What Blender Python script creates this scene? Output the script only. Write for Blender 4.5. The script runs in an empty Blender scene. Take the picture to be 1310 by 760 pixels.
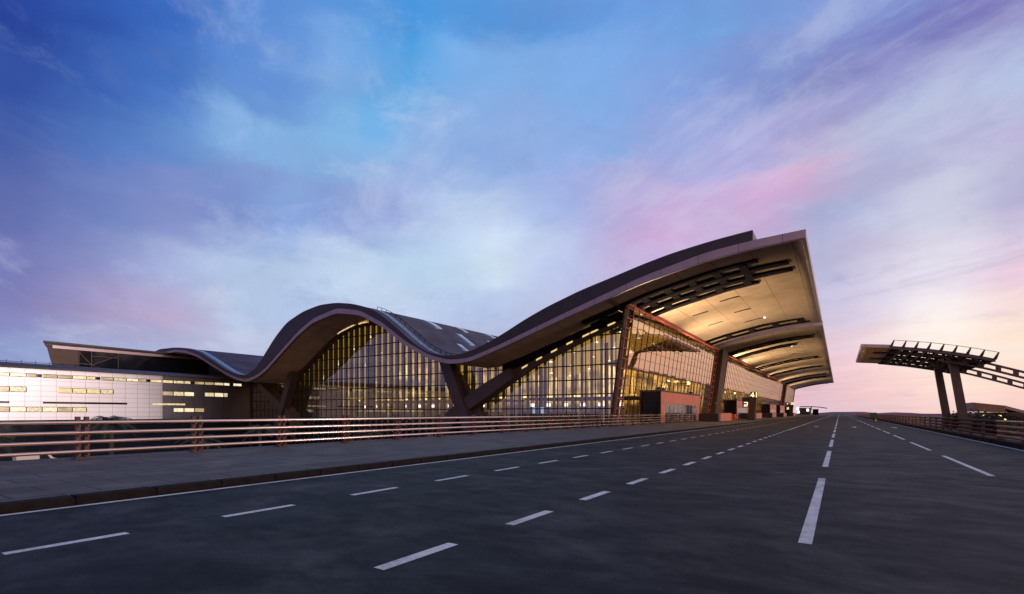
ELS = [0, 1.5, 3, 5, 7, 9, 11, 13, 15, 17, 19, 21, 23, 25, 27, 29, 31, 33, 35, 38, 43, 52, 65, 90]
AZS = [-180, -140, -100, -84, -78, -72, -67, -62, -57, -53, -49, -45, -40, -35, -30, -26, -22, -18.5, -15, -12, -9, -6.5, -4, -1.5, 1, 3.5, 6, 8.5, 11, 14, 45, 100]
# sky colour table: one row per elevation, one red, green, blue triple per azimuth
SKY = [
    [165, 145, 172, 146, 128, 163, 135, 130, 175, 144, 149, 190, 144, 149, 189, 151, 158, 199, 175, 178, 209, 184, 185, 210, 180, 182, 210, 178, 178, 206, 180, 175, 200, 180, 175, 200, 185, 183, 210, 198, 187, 211, 205, 185, 205, 205, 185, 206, 207, 189, 210, 213, 192, 212, 218, 194, 211, 221, 196, 210, 225, 197, 208, 227, 194, 206, 227, 190, 203, 224, 191, 202, 225, 194, 202, 234, 200, 203, 244, 208, 205, 246, 209, 200, 244, 204, 195, 243, 202, 194, 294, 232, 195, 298, 223, 171],
    [165, 145, 172, 144, 127, 163, 135, 130, 175, 145, 150, 191, 146, 151, 192, 152, 160, 202, 176, 179, 210, 185, 185, 210, 181, 183, 211, 177, 179, 208, 180, 175, 200, 180, 175, 200, 186, 185, 213, 198, 187, 211, 205, 185, 205, 205, 185, 205, 206, 189, 211, 211, 191, 212, 216, 192, 210, 219, 193, 209, 223, 195, 209, 227, 193, 205, 228, 190, 203, 228, 191, 202, 233, 196, 203, 241, 203, 204, 245, 210, 206, 248, 214, 203, 249, 210, 197, 247, 206, 196, 295, 232, 195, 298, 223, 172],
    [165, 145, 172, 142, 126, 163, 135, 130, 175, 143, 148, 192, 145, 153, 196, 154, 166, 209, 169, 177, 212, 185, 185, 211, 180, 183, 212, 176, 180, 211, 180, 177, 203, 180, 177, 203, 188, 188, 217, 196, 188, 214, 205, 185, 205, 205, 185, 206, 205, 188, 211, 210, 190, 211, 215, 188, 208, 216, 188, 207, 220, 192, 208, 226, 194, 206, 229, 191, 203, 232, 192, 203, 238, 199, 204, 245, 207, 206, 248, 217, 209, 251, 224, 208, 252, 219, 202, 250, 215, 200, 295, 232, 196, 297, 223, 173],
    [165, 145, 172, 139, 123, 162, 135, 130, 175, 134, 138, 188, 135, 150, 200, 156, 169, 211, 164, 175, 214, 184, 189, 219, 179, 185, 216, 175, 183, 215, 179, 185, 214, 182, 187, 216, 190, 190, 220, 190, 190, 219, 203, 186, 207, 203, 186, 208, 203, 188, 213, 209, 188, 211, 215, 186, 206, 215, 185, 205, 216, 187, 206, 222, 195, 209, 227, 195, 209, 230, 195, 209, 235, 200, 209, 244, 213, 212, 250, 229, 218, 251, 233, 216, 252, 227, 207, 251, 224, 205, 294, 233, 198, 296, 223, 175],
    [164, 144, 172, 135, 120, 161, 134, 130, 175, 126, 126, 182, 126, 128, 184, 162, 159, 201, 171, 171, 208, 183, 190, 220, 178, 186, 218, 175, 186, 219, 182, 195, 223, 185, 196, 224, 190, 190, 220, 189, 190, 220, 193, 189, 217, 197, 187, 215, 201, 186, 215, 205, 186, 213, 214, 185, 206, 215, 185, 205, 215, 186, 206, 217, 193, 211, 222, 197, 213, 225, 197, 213, 230, 201, 213, 240, 216, 218, 247, 234, 227, 248, 234, 227, 248, 225, 212, 248, 221, 208, 296, 236, 202, 295, 223, 177],
    [159, 141, 170, 130, 117, 160, 128, 127, 176, 121, 121, 179, 119, 117, 177, 170, 155, 195, 180, 165, 200, 176, 193, 224, 174, 188, 221, 176, 191, 222, 189, 203, 229, 189, 204, 229, 187, 191, 221, 180, 190, 223, 188, 191, 222, 195, 187, 218, 200, 185, 215, 200, 185, 215, 211, 185, 208, 214, 185, 206, 212, 187, 209, 210, 192, 214, 209, 195, 217, 206, 195, 219, 209, 197, 219, 222, 210, 223, 241, 232, 233, 243, 232, 232, 242, 219, 219, 241, 212, 211, 298, 239, 204, 293, 223, 179],
    [147, 134, 166, 125, 113, 159, 117, 120, 174, 114, 117, 177, 110, 112, 175, 161, 152, 195, 175, 168, 205, 175, 194, 224, 173, 190, 223, 179, 196, 226, 189, 204, 230, 189, 204, 230, 178, 192, 225, 176, 190, 225, 186, 193, 225, 194, 187, 219, 200, 185, 215, 200, 185, 215, 202, 184, 214, 204, 184, 212, 201, 184, 212, 201, 186, 214, 198, 190, 217, 197, 191, 219, 202, 195, 221, 215, 208, 226, 227, 220, 231, 225, 213, 225, 223, 197, 214, 229, 195, 209, 298, 239, 205, 291, 222, 181],
    [133, 126, 162, 121, 110, 158, 100, 107, 169, 111, 115, 176, 109, 112, 175, 138, 143, 194, 165, 174, 214, 176, 195, 226, 177, 196, 227, 190, 209, 235, 189, 206, 231, 188, 205, 230, 180, 198, 228, 180, 196, 227, 186, 196, 228, 186, 189, 224, 198, 184, 216, 199, 183, 216, 200, 177, 216, 198, 177, 213, 196, 176, 211, 195, 177, 211, 186, 182, 215, 185, 184, 216, 198, 192, 219, 214, 206, 225, 223, 218, 231, 222, 215, 228, 217, 201, 220, 217, 195, 215, 294, 236, 205, 287, 221, 183],
    [127, 123, 161, 116, 107, 158, 81, 91, 162, 101, 109, 173, 92, 102, 169, 129, 140, 194, 162, 173, 214, 177, 196, 228, 177, 197, 228, 193, 213, 237, 192, 212, 236, 184, 208, 234, 186, 209, 234, 201, 218, 236, 185, 196, 229, 181, 190, 227, 194, 181, 218, 196, 179, 218, 201, 173, 217, 200, 174, 215, 195, 175, 210, 195, 176, 210, 187, 180, 213, 182, 182, 215, 192, 186, 216, 205, 198, 221, 216, 213, 229, 211, 208, 225, 196, 188, 214, 189, 178, 209, 284, 231, 205, 283, 219, 185],
    [125, 122, 160, 113, 104, 157, 62, 77, 156, 94, 105, 171, 88, 100, 168, 109, 127, 191, 136, 147, 203, 152, 172, 216, 153, 176, 220, 180, 200, 231, 187, 207, 234, 183, 208, 234, 187, 210, 235, 204, 220, 237, 187, 199, 230, 181, 190, 227, 194, 180, 218, 197, 177, 217, 202, 172, 216, 200, 172, 216, 196, 174, 211, 194, 174, 211, 184, 177, 213, 176, 179, 215, 184, 183, 216, 194, 194, 221, 206, 208, 228, 200, 200, 222, 179, 176, 208, 169, 162, 200, 269, 222, 205, 277, 216, 188],
    [125, 122, 160, 109, 102, 156, 60, 75, 155, 83, 100, 170, 73, 93, 166, 108, 127, 191, 129, 141, 200, 123, 144, 204, 132, 161, 215, 130, 153, 210, 152, 171, 217, 168, 189, 225, 186, 205, 233, 200, 216, 237, 184, 198, 230, 179, 187, 226, 187, 176, 217, 202, 168, 212, 203, 167, 212, 198, 168, 212, 198, 166, 210, 199, 166, 209, 186, 171, 211, 169, 174, 213, 170, 177, 214, 186, 187, 218, 200, 201, 225, 203, 205, 225, 189, 189, 216, 174, 171, 205, 252, 212, 205, 270, 213, 190],
    [125, 122, 160, 104, 98, 155, 60, 75, 155, 71, 92, 166, 59, 85, 163, 86, 119, 191, 123, 140, 201, 123, 145, 205, 132, 161, 215, 128, 153, 210, 146, 163, 214, 151, 167, 216, 183, 201, 231, 190, 205, 233, 166, 185, 227, 165, 179, 224, 176, 170, 215, 191, 168, 213, 197, 167, 212, 194, 167, 212, 199, 165, 209, 203, 165, 208, 204, 168, 206, 188, 171, 208, 178, 174, 210, 177, 176, 212, 179, 178, 213, 182, 180, 214, 182, 178, 212, 182, 173, 208, 245, 208, 205, 263, 210, 192],
    [125, 122, 160, 99, 95, 153, 61, 76, 155, 65, 88, 165, 54, 83, 164, 78, 117, 190, 96, 136, 200, 124, 150, 207, 132, 162, 214, 130, 156, 211, 147, 165, 215, 150, 167, 216, 179, 199, 230, 184, 201, 231, 162, 180, 226, 157, 172, 222, 174, 170, 216, 179, 169, 215, 190, 168, 213, 190, 167, 212, 195, 165, 209, 202, 165, 207, 207, 167, 204, 199, 169, 205, 183, 174, 210, 174, 178, 214, 174, 177, 214, 176, 174, 211, 174, 176, 212, 175, 178, 213, 244, 208, 205, 255, 206, 194],
    [125, 122, 160, 92, 90, 152, 67, 82, 159, 54, 79, 161, 41, 71, 158, 69, 109, 186, 93, 135, 200, 127, 170, 219, 129, 171, 220, 130, 173, 221, 137, 172, 220, 146, 170, 218, 153, 178, 222, 157, 180, 223, 156, 174, 223, 152, 168, 221, 162, 170, 219, 168, 168, 217, 161, 166, 218, 165, 164, 215, 164, 161, 212, 167, 162, 211, 179, 167, 210, 179, 169, 210, 175, 173, 212, 170, 179, 216, 170, 179, 216, 172, 179, 215, 169, 181, 217, 166, 182, 219, 244, 208, 205, 248, 203, 196],
    [123, 120, 160, 84, 85, 150, 65, 83, 159, 52, 77, 159, 39, 71, 157, 55, 98, 181, 76, 120, 193, 125, 169, 219, 127, 172, 220, 129, 179, 224, 127, 177, 224, 138, 174, 222, 135, 166, 218, 137, 167, 219, 145, 170, 222, 140, 169, 224, 138, 170, 224, 151, 166, 220, 151, 165, 220, 153, 163, 217, 159, 160, 212, 159, 159, 211, 159, 157, 206, 158, 156, 204, 154, 154, 204, 149, 152, 204, 154, 158, 205, 160, 166, 208, 158, 165, 208, 155, 163, 207, 243, 207, 205, 241, 199, 197],
    [116, 116, 160, 75, 79, 148, 53, 73, 153, 41, 66, 150, 28, 56, 145, 53, 95, 178, 64, 111, 190, 97, 140, 206, 107, 151, 211, 124, 175, 223, 109, 172, 225, 129, 173, 223, 136, 170, 220, 139, 169, 221, 140, 170, 222, 136, 170, 225, 136, 170, 225, 145, 166, 220, 147, 164, 219, 142, 157, 213, 131, 146, 204, 129, 144, 202, 125, 135, 193, 124, 130, 189, 128, 132, 191, 138, 139, 197, 141, 142, 196, 142, 143, 195, 140, 138, 192, 138, 134, 190, 237, 203, 205, 232, 194, 197],
    [105, 110, 160, 65, 74, 146, 33, 56, 143, 43, 68, 151, 30, 60, 149, 42, 82, 169, 63, 109, 189, 90, 135, 205, 97, 142, 208, 118, 165, 219, 105, 167, 223, 101, 166, 222, 127, 170, 223, 132, 170, 223, 135, 170, 223, 131, 170, 226, 131, 169, 226, 131, 162, 221, 128, 160, 221, 124, 150, 210, 121, 142, 202, 121, 142, 201, 122, 140, 198, 122, 134, 194, 118, 128, 191, 116, 123, 189, 115, 117, 184, 116, 116, 183, 124, 119, 183, 130, 123, 184, 224, 196, 205, 221, 188, 197],
    [93, 103, 161, 57, 69, 145, 26, 50, 140, 57, 85, 163, 39, 74, 161, 43, 85, 171, 53, 102, 186, 86, 132, 204, 103, 148, 211, 126, 167, 220, 109, 165, 222, 83, 160, 221, 119, 169, 224, 124, 170, 225, 126, 169, 225, 126, 170, 227, 126, 169, 227, 126, 162, 222, 125, 160, 221, 123, 156, 216, 122, 146, 204, 125, 148, 205, 128, 150, 206, 128, 147, 204, 120, 138, 200, 114, 133, 197, 111, 122, 189, 111, 115, 183, 119, 119, 184, 133, 132, 189, 201, 181, 204, 207, 180, 197],
    [79, 95, 161, 50, 66, 144, 25, 50, 140, 64, 95, 170, 56, 91, 171, 54, 99, 181, 53, 102, 186, 84, 134, 206, 92, 140, 210, 120, 163, 220, 100, 161, 222, 77, 157, 221, 117, 168, 224, 122, 169, 225, 124, 168, 224, 123, 168, 227, 123, 168, 227, 120, 161, 222, 115, 161, 223, 114, 162, 223, 116, 156, 215, 117, 149, 209, 119, 149, 208, 124, 147, 205, 120, 140, 202, 115, 138, 201, 115, 135, 199, 119, 130, 192, 128, 134, 193, 139, 142, 196, 170, 162, 202, 192, 172, 196],
    [55, 84, 160, 44, 64, 143, 26, 51, 141, 71, 105, 178, 73, 110, 183, 74, 116, 190, 76, 121, 196, 86, 135, 208, 88, 141, 211, 86, 146, 215, 83, 147, 216, 68, 146, 216, 78, 149, 216, 80, 147, 216, 84, 148, 216, 97, 151, 220, 97, 151, 220, 106, 155, 221, 107, 157, 222, 109, 159, 223, 113, 158, 219, 112, 149, 210, 112, 147, 208, 117, 146, 206, 123, 144, 203, 125, 143, 202, 128, 143, 201, 132, 143, 200, 136, 145, 200, 141, 148, 201, 140, 145, 200, 167, 159, 196],
    [45, 80, 160, 52, 71, 146, 49, 74, 153, 76, 113, 184, 82, 123, 192, 88, 131, 198, 92, 137, 204, 95, 143, 208, 96, 147, 212, 95, 149, 214, 93, 151, 215, 89, 150, 216, 94, 152, 217, 92, 150, 216, 98, 151, 217, 105, 153, 218, 109, 154, 218, 115, 155, 218, 119, 155, 217, 121, 155, 215, 124, 154, 213, 127, 153, 211, 129, 152, 210, 131, 151, 208, 132, 150, 207, 134, 150, 206, 135, 150, 205, 137, 150, 204, 138, 150, 204, 140, 150, 203, 130, 140, 200, 129, 143, 195],
    [71, 96, 164, 112, 126, 170, 108, 125, 174, 105, 134, 189, 104, 138, 195, 104, 142, 200, 105, 145, 204, 105, 148, 207, 106, 150, 209, 107, 152, 211, 107, 153, 212, 108, 154, 213, 110, 155, 214, 112, 155, 214, 114, 156, 214, 116, 155, 213, 118, 155, 213, 120, 154, 212, 121, 154, 211, 122, 153, 210, 124, 153, 209, 125, 152, 208, 126, 152, 208, 127, 151, 207, 127, 151, 206, 128, 150, 205, 129, 150, 204, 130, 150, 203, 131, 150, 203, 132, 149, 202, 139, 149, 197, 129, 146, 193],
    [150, 162, 190, 150, 162, 190, 150, 162, 190, 149, 162, 190, 149, 161, 190, 150, 162, 190, 150, 162, 190, 150, 162, 190, 150, 162, 190, 150, 162, 190, 149, 162, 190, 149, 162, 191, 148, 161, 192, 149, 162, 191, 150, 162, 190, 150, 162, 190, 150, 162, 190, 150, 162, 190, 150, 162, 190, 150, 162, 190, 150, 162, 190, 149, 162, 191, 149, 162, 191, 149, 162, 191, 149, 161, 191, 149, 162, 191, 149, 162, 190, 150, 162, 190, 150, 162, 190, 150, 162, 190, 150, 162, 190, 150, 162, 190],
    [150, 162, 190, 150, 162, 190, 150, 162, 190, 150, 162, 190, 150, 162, 190, 150, 162, 190, 150, 162, 190, 150, 162, 190, 150, 162, 190, 150, 162, 190, 150, 162, 190, 150, 162, 190, 150, 162, 190, 150, 162, 190, 150, 162, 190, 150, 162, 190, 150, 162, 190, 150, 162, 190, 150, 162, 190, 150, 162, 190, 150, 162, 190, 150, 162, 190, 150, 162, 190, 150, 162, 190, 150, 162, 190, 150, 162, 190, 150, 162, 190, 150, 162, 190, 150, 162, 190, 150, 162, 190, 150, 162, 190, 150, 162, 190],
]
import bpy, math, random
from mathutils import Vector, Matrix
random.seed(7)
R = math.radians
sc = bpy.context.scene
COL = sc.collection

# ------------------------------------------------------------------ helpers
def srgb3(t):
    v = [q/255 for q in t]
    return [q/12.92 if q < .04045 else ((q+.055)/1.055)**2.4 for q in v]

def new_mat(name):
    m = bpy.data.materials.new(name); m.use_nodes = True
    nt = m.node_tree
    return m, nt, nt.nodes['Principled BSDF']

def nd(nt, typ, **kw):
    n = nt.nodes.new(typ)
    for k, v in kw.items():
        if k.startswith('i_'):
            n.inputs[k[2:].replace('_', ' ')].default_value = v
        else:
            setattr(n, k, v)
    return n

def ramp(nt, fac, stops):
    r = nt.nodes.new('ShaderNodeValToRGB'); e = r.color_ramp.elements
    while len(e) < len(stops): e.new(.5)
    for k, (p, c) in enumerate(stops):
        e[k].position = p; e[k].color = (*c[:3], 1)
    if fac is not None: nt.links.new(fac, r.inputs[0])
    return r

def simple(name, col, rough=.5, metal=0, var=.15, scale=3., bump=0., emit=None, es=0., stretch=(1, 1, 1), spec=.5):
    m, nt, b = new_mat(name)
    tc = nd(nt, 'ShaderNodeTexCoord'); mp = nd(nt, 'ShaderNodeMapping')
    mp.inputs['Scale'].default_value = stretch
    nt.links.new(tc.outputs['Object'], mp.inputs[0])
    n = nd(nt, 'ShaderNodeTexNoise', i_Scale=scale, i_Detail=5.)
    nt.links.new(mp.outputs[0], n.inputs['Vector'])
    r = ramp(nt, n.outputs['Fac'], [(.3, [c*(1-var) for c in col]), (.7, [min(1, c*(1+var)) for c in col])])
    nt.links.new(r.outputs[0], b.inputs['Base Color'])
    rr = ramp(nt, n.outputs['Fac'], [(.2, [max(0, rough-.08)]*3), (.8, [min(1, rough+.08)]*3)])
    nt.links.new(rr.outputs[0], b.inputs['Roughness'])
    b.inputs['Metallic'].default_value = metal
    b.inputs['Specular IOR Level'].default_value = spec
    if bump:
        bp = nd(nt, 'ShaderNodeBump', i_Strength=bump, i_Distance=.05)
        nt.links.new(n.outputs['Fac'], bp.inputs['Height']); nt.links.new(bp.outputs[0], b.inputs['Normal'])
    if emit:
        b.inputs['Emission Color'].default_value = (*emit, 1); b.inputs['Emission Strength'].default_value = es
    return m

class MB:
    def __init__(s): s.v = []; s.f = []; s.sm = []
    def face(s, pts, smooth=False):
        k = len(s.v); s.v += [tuple(p) for p in pts]; s.f.append(tuple(range(k, k+len(pts)))); s.sm.append(smooth)
    def box(s, x0, x1, y0, y1, z0, z1):
        s.hexa([(x0, y0, z0), (x1, y0, z0), (x1, y1, z0), (x0, y1, z0)], [(x0, y0, z1), (x1, y0, z1), (x1, y1, z1), (x0, y1, z1)])
    def hexa(s, a, b):
        k = len(s.v); n = len(a); s.v += [tuple(p) for p in a] + [tuple(p) for p in b]
        s.f.append(tuple(k+i for i in range(n))[::-1]); s.f.append(tuple(k+n+i for i in range(n)))
        for i in range(n):
            j = (i+1) % n; s.f.append((k+i, k+j, k+n+j, k+n+i))
        s.sm += [False]*(n+2)
    def bar(s, p, q, w, d, up=(0, 0, 1)):
        p = Vector(p); q = Vector(q); t = (q-p).normalized(); u = Vector(up)
        if abs(t.dot(u)) > .98: u = Vector((0, 1, 0))
        a = t.cross(u).normalized(); b = a.cross(t).normalized()
        off = [a*(sx*w/2)+b*(sy*d/2) for sx, sy in ((-1, -1), (1, -1), (1, 1), (-1, 1))]
        s.hexa([p+o for o in off], [q+o for o in off])
    def tube(s, pts, r, n=10, caps=True):
        pts = [Vector(p) for p in pts]; rings = []; rr = r if isinstance(r, (list, tuple)) else [r]*len(pts)
        for i, p in enumerate(pts):
            t = (pts[min(i+1, len(pts)-1)]-pts[max(i-1, 0)]).normalized()
            u = Vector((0, 0, 1)) if abs(t.z) < .95 else Vector((1, 0, 0))
            a = t.cross(u).normalized(); b = a.cross(t).normalized(); k = len(s.v)
            for j in range(n):
                an = 2*math.pi*j/n; s.v.append(tuple(p+(a*math.cos(an)+b*math.sin(an))*rr[i]))
            rings.append(k)
        for i in range(len(rings)-1):
            for j in range(n):
                j2 = (j+1) % n
                s.f.append((rings[i]+j, rings[i]+j2, rings[i+1]+j2, rings[i+1]+j)); s.sm.append(True)
        if caps:
            s.f.append(tuple(rings[0]+j for j in range(n))[::-1]); s.f.append(tuple(rings[-1]+j for j in range(n))); s.sm += [False]*2
    def prism(s, top, bot, y0, y1, ends=True, smooth=True):
        # top / bot: lists of (x, z) of equal length, swept along y from y0 to y1
        n = len(top); k = len(s.v)
        for (tx, tz), (bx, bz) in zip(top, bot):
            s.v += [(tx, y0, tz), (tx, y1, tz), (bx, y0, bz), (bx, y1, bz)]
        for i in range(n-1):
            a = k+4*i; b = a+4
            s.f += [(a, b, b+1, a+1), (a+3, b+3, b+2, a+2), (a+2, b+2, b, a), (a+1, b+1, b+3, a+3)]
            s.sm += [smooth, smooth, False, False]
        if ends:
            e = k+4*(n-1)
            s.f += [(k, k+1, k+3, k+2), (e+2, e+3, e+1, e)]; s.sm += [False]*2
    def build(s, name, m, parent=None, **props):
        o_ = Vector((0, 0, 0)); p = parent
        while p is not None:
            o_ = o_+p.location; p = p.parent
        me = bpy.data.meshes.new(name)
        me.from_pydata([tuple(Vector(v)-o_) for v in s.v], [], s.f)
        me.polygons.foreach_set('use_smooth', s.sm)
        if m: me.materials.append(m)
        me.update()
        o = bpy.data.objects.new(name, me); COL.objects.link(o)
        if parent: o.parent = parent
        for k, v in props.items(): o[k] = v
        return o

def tag(o, label, cat, group=None):
    o['label'] = label; o['category'] = cat
    if group: o['group'] = group
    return o
def thing(name, loc, label, cat, group=None):
    o = bpy.data.objects.new(name, None); o.empty_display_size = .5; COL.objects.link(o); o.location = loc
    return tag(o, label, cat, group)
def struct(name, mb, m, parent=None):
    o = mb.build(name, m, parent)
    if parent is None: o['kind'] = 'structure'
    return o
def copy_tree(o, parent=None):
    c = o.copy(); COL.objects.link(c); c.parent = parent
    for ch in list(o.children): copy_tree(ch, c)
    return c

def interp(xs, ys, x):
    if x <= xs[0]: return ys[0]
    for i in range(len(xs)-1):
        if x <= xs[i+1]:
            t = (x-xs[i])/(xs[i+1]-xs[i]); return ys[i]*(1-t)+ys[i+1]*t
    return ys[-1]
def smooth_profile(pts, width):
    pts = sorted(pts); xs = [p[0] for p in pts]; ys = [p[1] for p in pts]
    def ext(x):   # straight-line continuation past the ends keeps the end values
        if x < xs[0]: return 2*ys[0]-interp(xs, ys, 2*xs[0]-x)
        if x > xs[-1]: return 2*ys[-1]-interp(xs, ys, 2*xs[-1]-x)
        return interp(xs, ys, x)
    tab = {}
    def f(x):
        key = round(x, 3)
        if key not in tab:
            s = w = 0
            for k in range(-8, 9):
                d = k*width/4; g = math.exp(-(d/width)**2); s += g*ext(x+d); w += g
            tab[key] = s/w
        return tab[key]
    return f

# ------------------------------------------------------------------ camera
F_PX, W_PX = 640., 1310.
cam = bpy.data.cameras.new('camera'); co = bpy.data.objects.new('camera', cam); COL.objects.link(co)
co.location = (0, 0, 1.72); co.rotation_euler = (R(90), 0, math.atan(419/640))
cam.sensor_width = 36; cam.lens = 36*F_PX/W_PX; cam.shift_y = 148/W_PX
cam.clip_start = .1; cam.clip_end = 12000
sc.camera = co
sc.view_settings.view_transform = 'Standard'; sc.view_settings.look = 'None'
sc.view_settings.exposure = 0; sc.view_settings.gamma = 1

# ------------------------------------------------------------------ sky
SUN_AZ, SUN_EL = 84., 4.
def build_sky():
    w = bpy.data.worlds.new('World'); sc.world = w; w.use_nodes = True
    nt = w.node_tree; L = nt.links.new; bg = nt.nodes['Background']
    def M(op, a, b=None, c=None, clamp=False):
        n = nd(nt, 'ShaderNodeMath', operation=op, use_clamp=clamp)
        for i, q in enumerate((a, b, c)):
            if q is None: continue
            if isinstance(q, (int, float)): n.inputs[i].default_value = q
            else: L(q, n.inputs[i])
        return n.outputs[0]
    tc = nd(nt, 'ShaderNodeTexCoord'); nrm = nd(nt, 'ShaderNodeVectorMath', operation='NORMALIZE')
    L(tc.outputs['Generated'], nrm.inputs[0])
    sp = nd(nt, 'ShaderNodeSeparateXYZ'); L(nrm.outputs[0], sp.inputs[0])
    x, y, z = sp.outputs
    zc = M('MAXIMUM', z, 0.)
    den = M('ADD', zc, .10)
    cb = nd(nt, 'ShaderNodeCombineXYZ'); L(M('DIVIDE', x, den), cb.inputs[0]); L(M('DIVIDE', y, den), cb.inputs[1])
    mp = nd(nt, 'ShaderNodeMapping', vector_type='TEXTURE'); mp.inputs['Rotation'].default_value = (0, 0, R(-32))
    mp.inputs['Scale'].default_value = (1.7, .8, 1)
    L(cb.outputs[0], mp.inputs[0])
    def noise(scale, detail, off, rough=.55, dist=0.):
        v = nd(nt, 'ShaderNodeVectorMath', operation='ADD'); v.inputs[1].default_value = off; L(mp.outputs[0], v.inputs[0])
        n = nd(nt, 'ShaderNodeTexNoise', i_Scale=scale, i_Detail=detail, i_Roughness=rough, i_Distortion=dist)
        L(v.outputs[0], n.inputs['Vector']); return n.outputs['Fac']
    rot = nd(nt, 'ShaderNodeMapping'); rot.inputs['Rotation'].default_value = (0, R(24), R(-20)); rot.inputs['Scale'].default_value = (1, 1, 2.0)
    L(nrm.outputs[0], rot.inputs[0])
    def dnoise(scale, off, rough=.66, dist=.4):
        v = nd(nt, 'ShaderNodeVectorMath', operation='ADD'); v.inputs[1].default_value = off; L(rot.outputs[0], v.inputs[0])
        n = nd(nt, 'ShaderNodeTexNoise', i_Scale=scale, i_Detail=12., i_Roughness=rough, i_Distortion=dist)
        L(v.outputs[0], n.inputs['Vector']); return n.outputs['Fac']
    n1 = dnoise(4.5, (3.1, 1.7, 0)); n2 = dnoise(5.2, (11.4, 5.2, 2.)); n4 = dnoise(3.2, (6.2, 2.2, 7.), .62, .8)
    n3 = noise(1.6, 10., (7.7, 9.9, 4.), .62, .7)
    n3 = M('ADD', M('MULTIPLY', n3, .45), M('MULTIPLY', n4, .55))
    az = M('ARCTAN2', x, y); el = M('ARCSINE', z)
    damp = M('MULTIPLY_ADD', zc, 1.6, .12); damp = M('MINIMUM', damp, 1.)
    az = M('ADD', az, M('MULTIPLY', M('MULTIPLY', M('SUBTRACT', n1, .5), R(8)), damp))
    el = M('ADD', el, M('MULTIPLY', M('MULTIPLY', M('SUBTRACT', n2, .5), R(8)), damp))
    azf = M('MULTIPLY_ADD', az, 1/(2*math.pi), .5)
    eld = M('MULTIPLY', el, 180/math.pi)
    prev = None
    for e, row in zip(ELS, SKY):
        stops = [((a+180)/360, srgb3(row[3*i:3*i+3])) for i, a in enumerate(AZS)]
        r = ramp(nt, azf, stops)
        if prev is None: prev = r.outputs[0]; pe = e; continue
        mx = nd(nt, 'ShaderNodeMix', data_type='RGBA'); 
        f = nd(nt, 'ShaderNodeMapRange', interpolation_type='SMOOTHSTEP'); f.inputs[1].default_value = pe; f.inputs[2].default_value = e; L(eld, f.inputs[0])
        L(f.outputs[0], mx.inputs[0]); L(prev, mx.inputs[6]); L(r.outputs[0], mx.inputs[7])
        prev = mx.outputs[2]; pe = e
    # wisps: lighter and darker streaks
    g = M('MULTIPLY_ADD', M('SUBTRACT', n3, .5), .62, 1.02)
    sc_ = nd(nt, 'ShaderNodeVectorMath', operation='SCALE'); L(prev, sc_.inputs[0]); L(g, sc_.inputs['Scale'])
    nw = noise(1.15, 11., (1.3, 4.4, 9.), .68, .5); nw2 = dnoise(7., (4.4, 8.1, 1.), .68, .6)
    wv = M('ADD', M('MULTIPLY', nw, .6), M('MULTIPLY', nw2, .4))
    wm = nd(nt, 'ShaderNodeMapRange', interpolation_type='SMOOTHSTEP'); wm.inputs[1].default_value = .50; wm.inputs[2].default_value = .66; wm.inputs[4].default_value = .26; L(wv, wm.inputs[0])
    wmix = nd(nt, 'ShaderNodeMix', data_type='RGBA'); L(wm.outputs[0], wmix.inputs[0]); L(sc_.outputs[0], wmix.inputs[6]); wmix.inputs[7].default_value = (.72, .76, .86, 1)
    dm = nd(nt, 'ShaderNodeMapRange', interpolation_type='SMOOTHSTEP'); dm.inputs[1].default_value = .48; dm.inputs[2].default_value = .36; dm.inputs[4].default_value = .22; L(wv, dm.inputs[0])
    dmix = nd(nt, 'ShaderNodeMix', data_type='RGBA'); L(dm.outputs[0], dmix.inputs[0]); L(wmix.outputs[2], dmix.inputs[6]); dmix.inputs[7].default_value = (.17, .20, .42, 1)
    sky = nd(nt, 'ShaderNodeTexSky', sky_type='NISHITA'); sky.sun_disc = False
    sky.sun_elevation = R(SUN_EL); sky.sun_rotation = R(SUN_AZ); sky.dust_density = 2.
    s2 = nd(nt, 'ShaderNodeVectorMath', operation='SCALE'); L(sky.outputs[0], s2.inputs[0]); s2.inputs['Scale'].default_value = .012
    ad = nd(nt, 'ShaderNodeVectorMath', operation='ADD'); L(dmix.outputs[2], ad.inputs[0]); L(s2.outputs[0], ad.inputs[1])
    L(ad.outputs[0], bg.inputs['Color']); bg.inputs['Strength'].default_value = 1.
build_sky()
sun = bpy.data.lights.new('sun', 'SUN'); so = bpy.data.objects.new('sun', sun); COL.objects.link(so)
sun.energy = 1.0; sun.angle = R(10); sun.color = (1., .82, .74)
sd = Vector((math.sin(R(SUN_AZ))*math.cos(R(SUN_EL)), math.cos(R(SUN_AZ))*math.cos(R(SUN_EL)), math.sin(R(SUN_EL))))
so.rotation_euler = sd.to_track_quat('Z', 'Y').to_euler(); so.location = (60, 60, 60)

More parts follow.
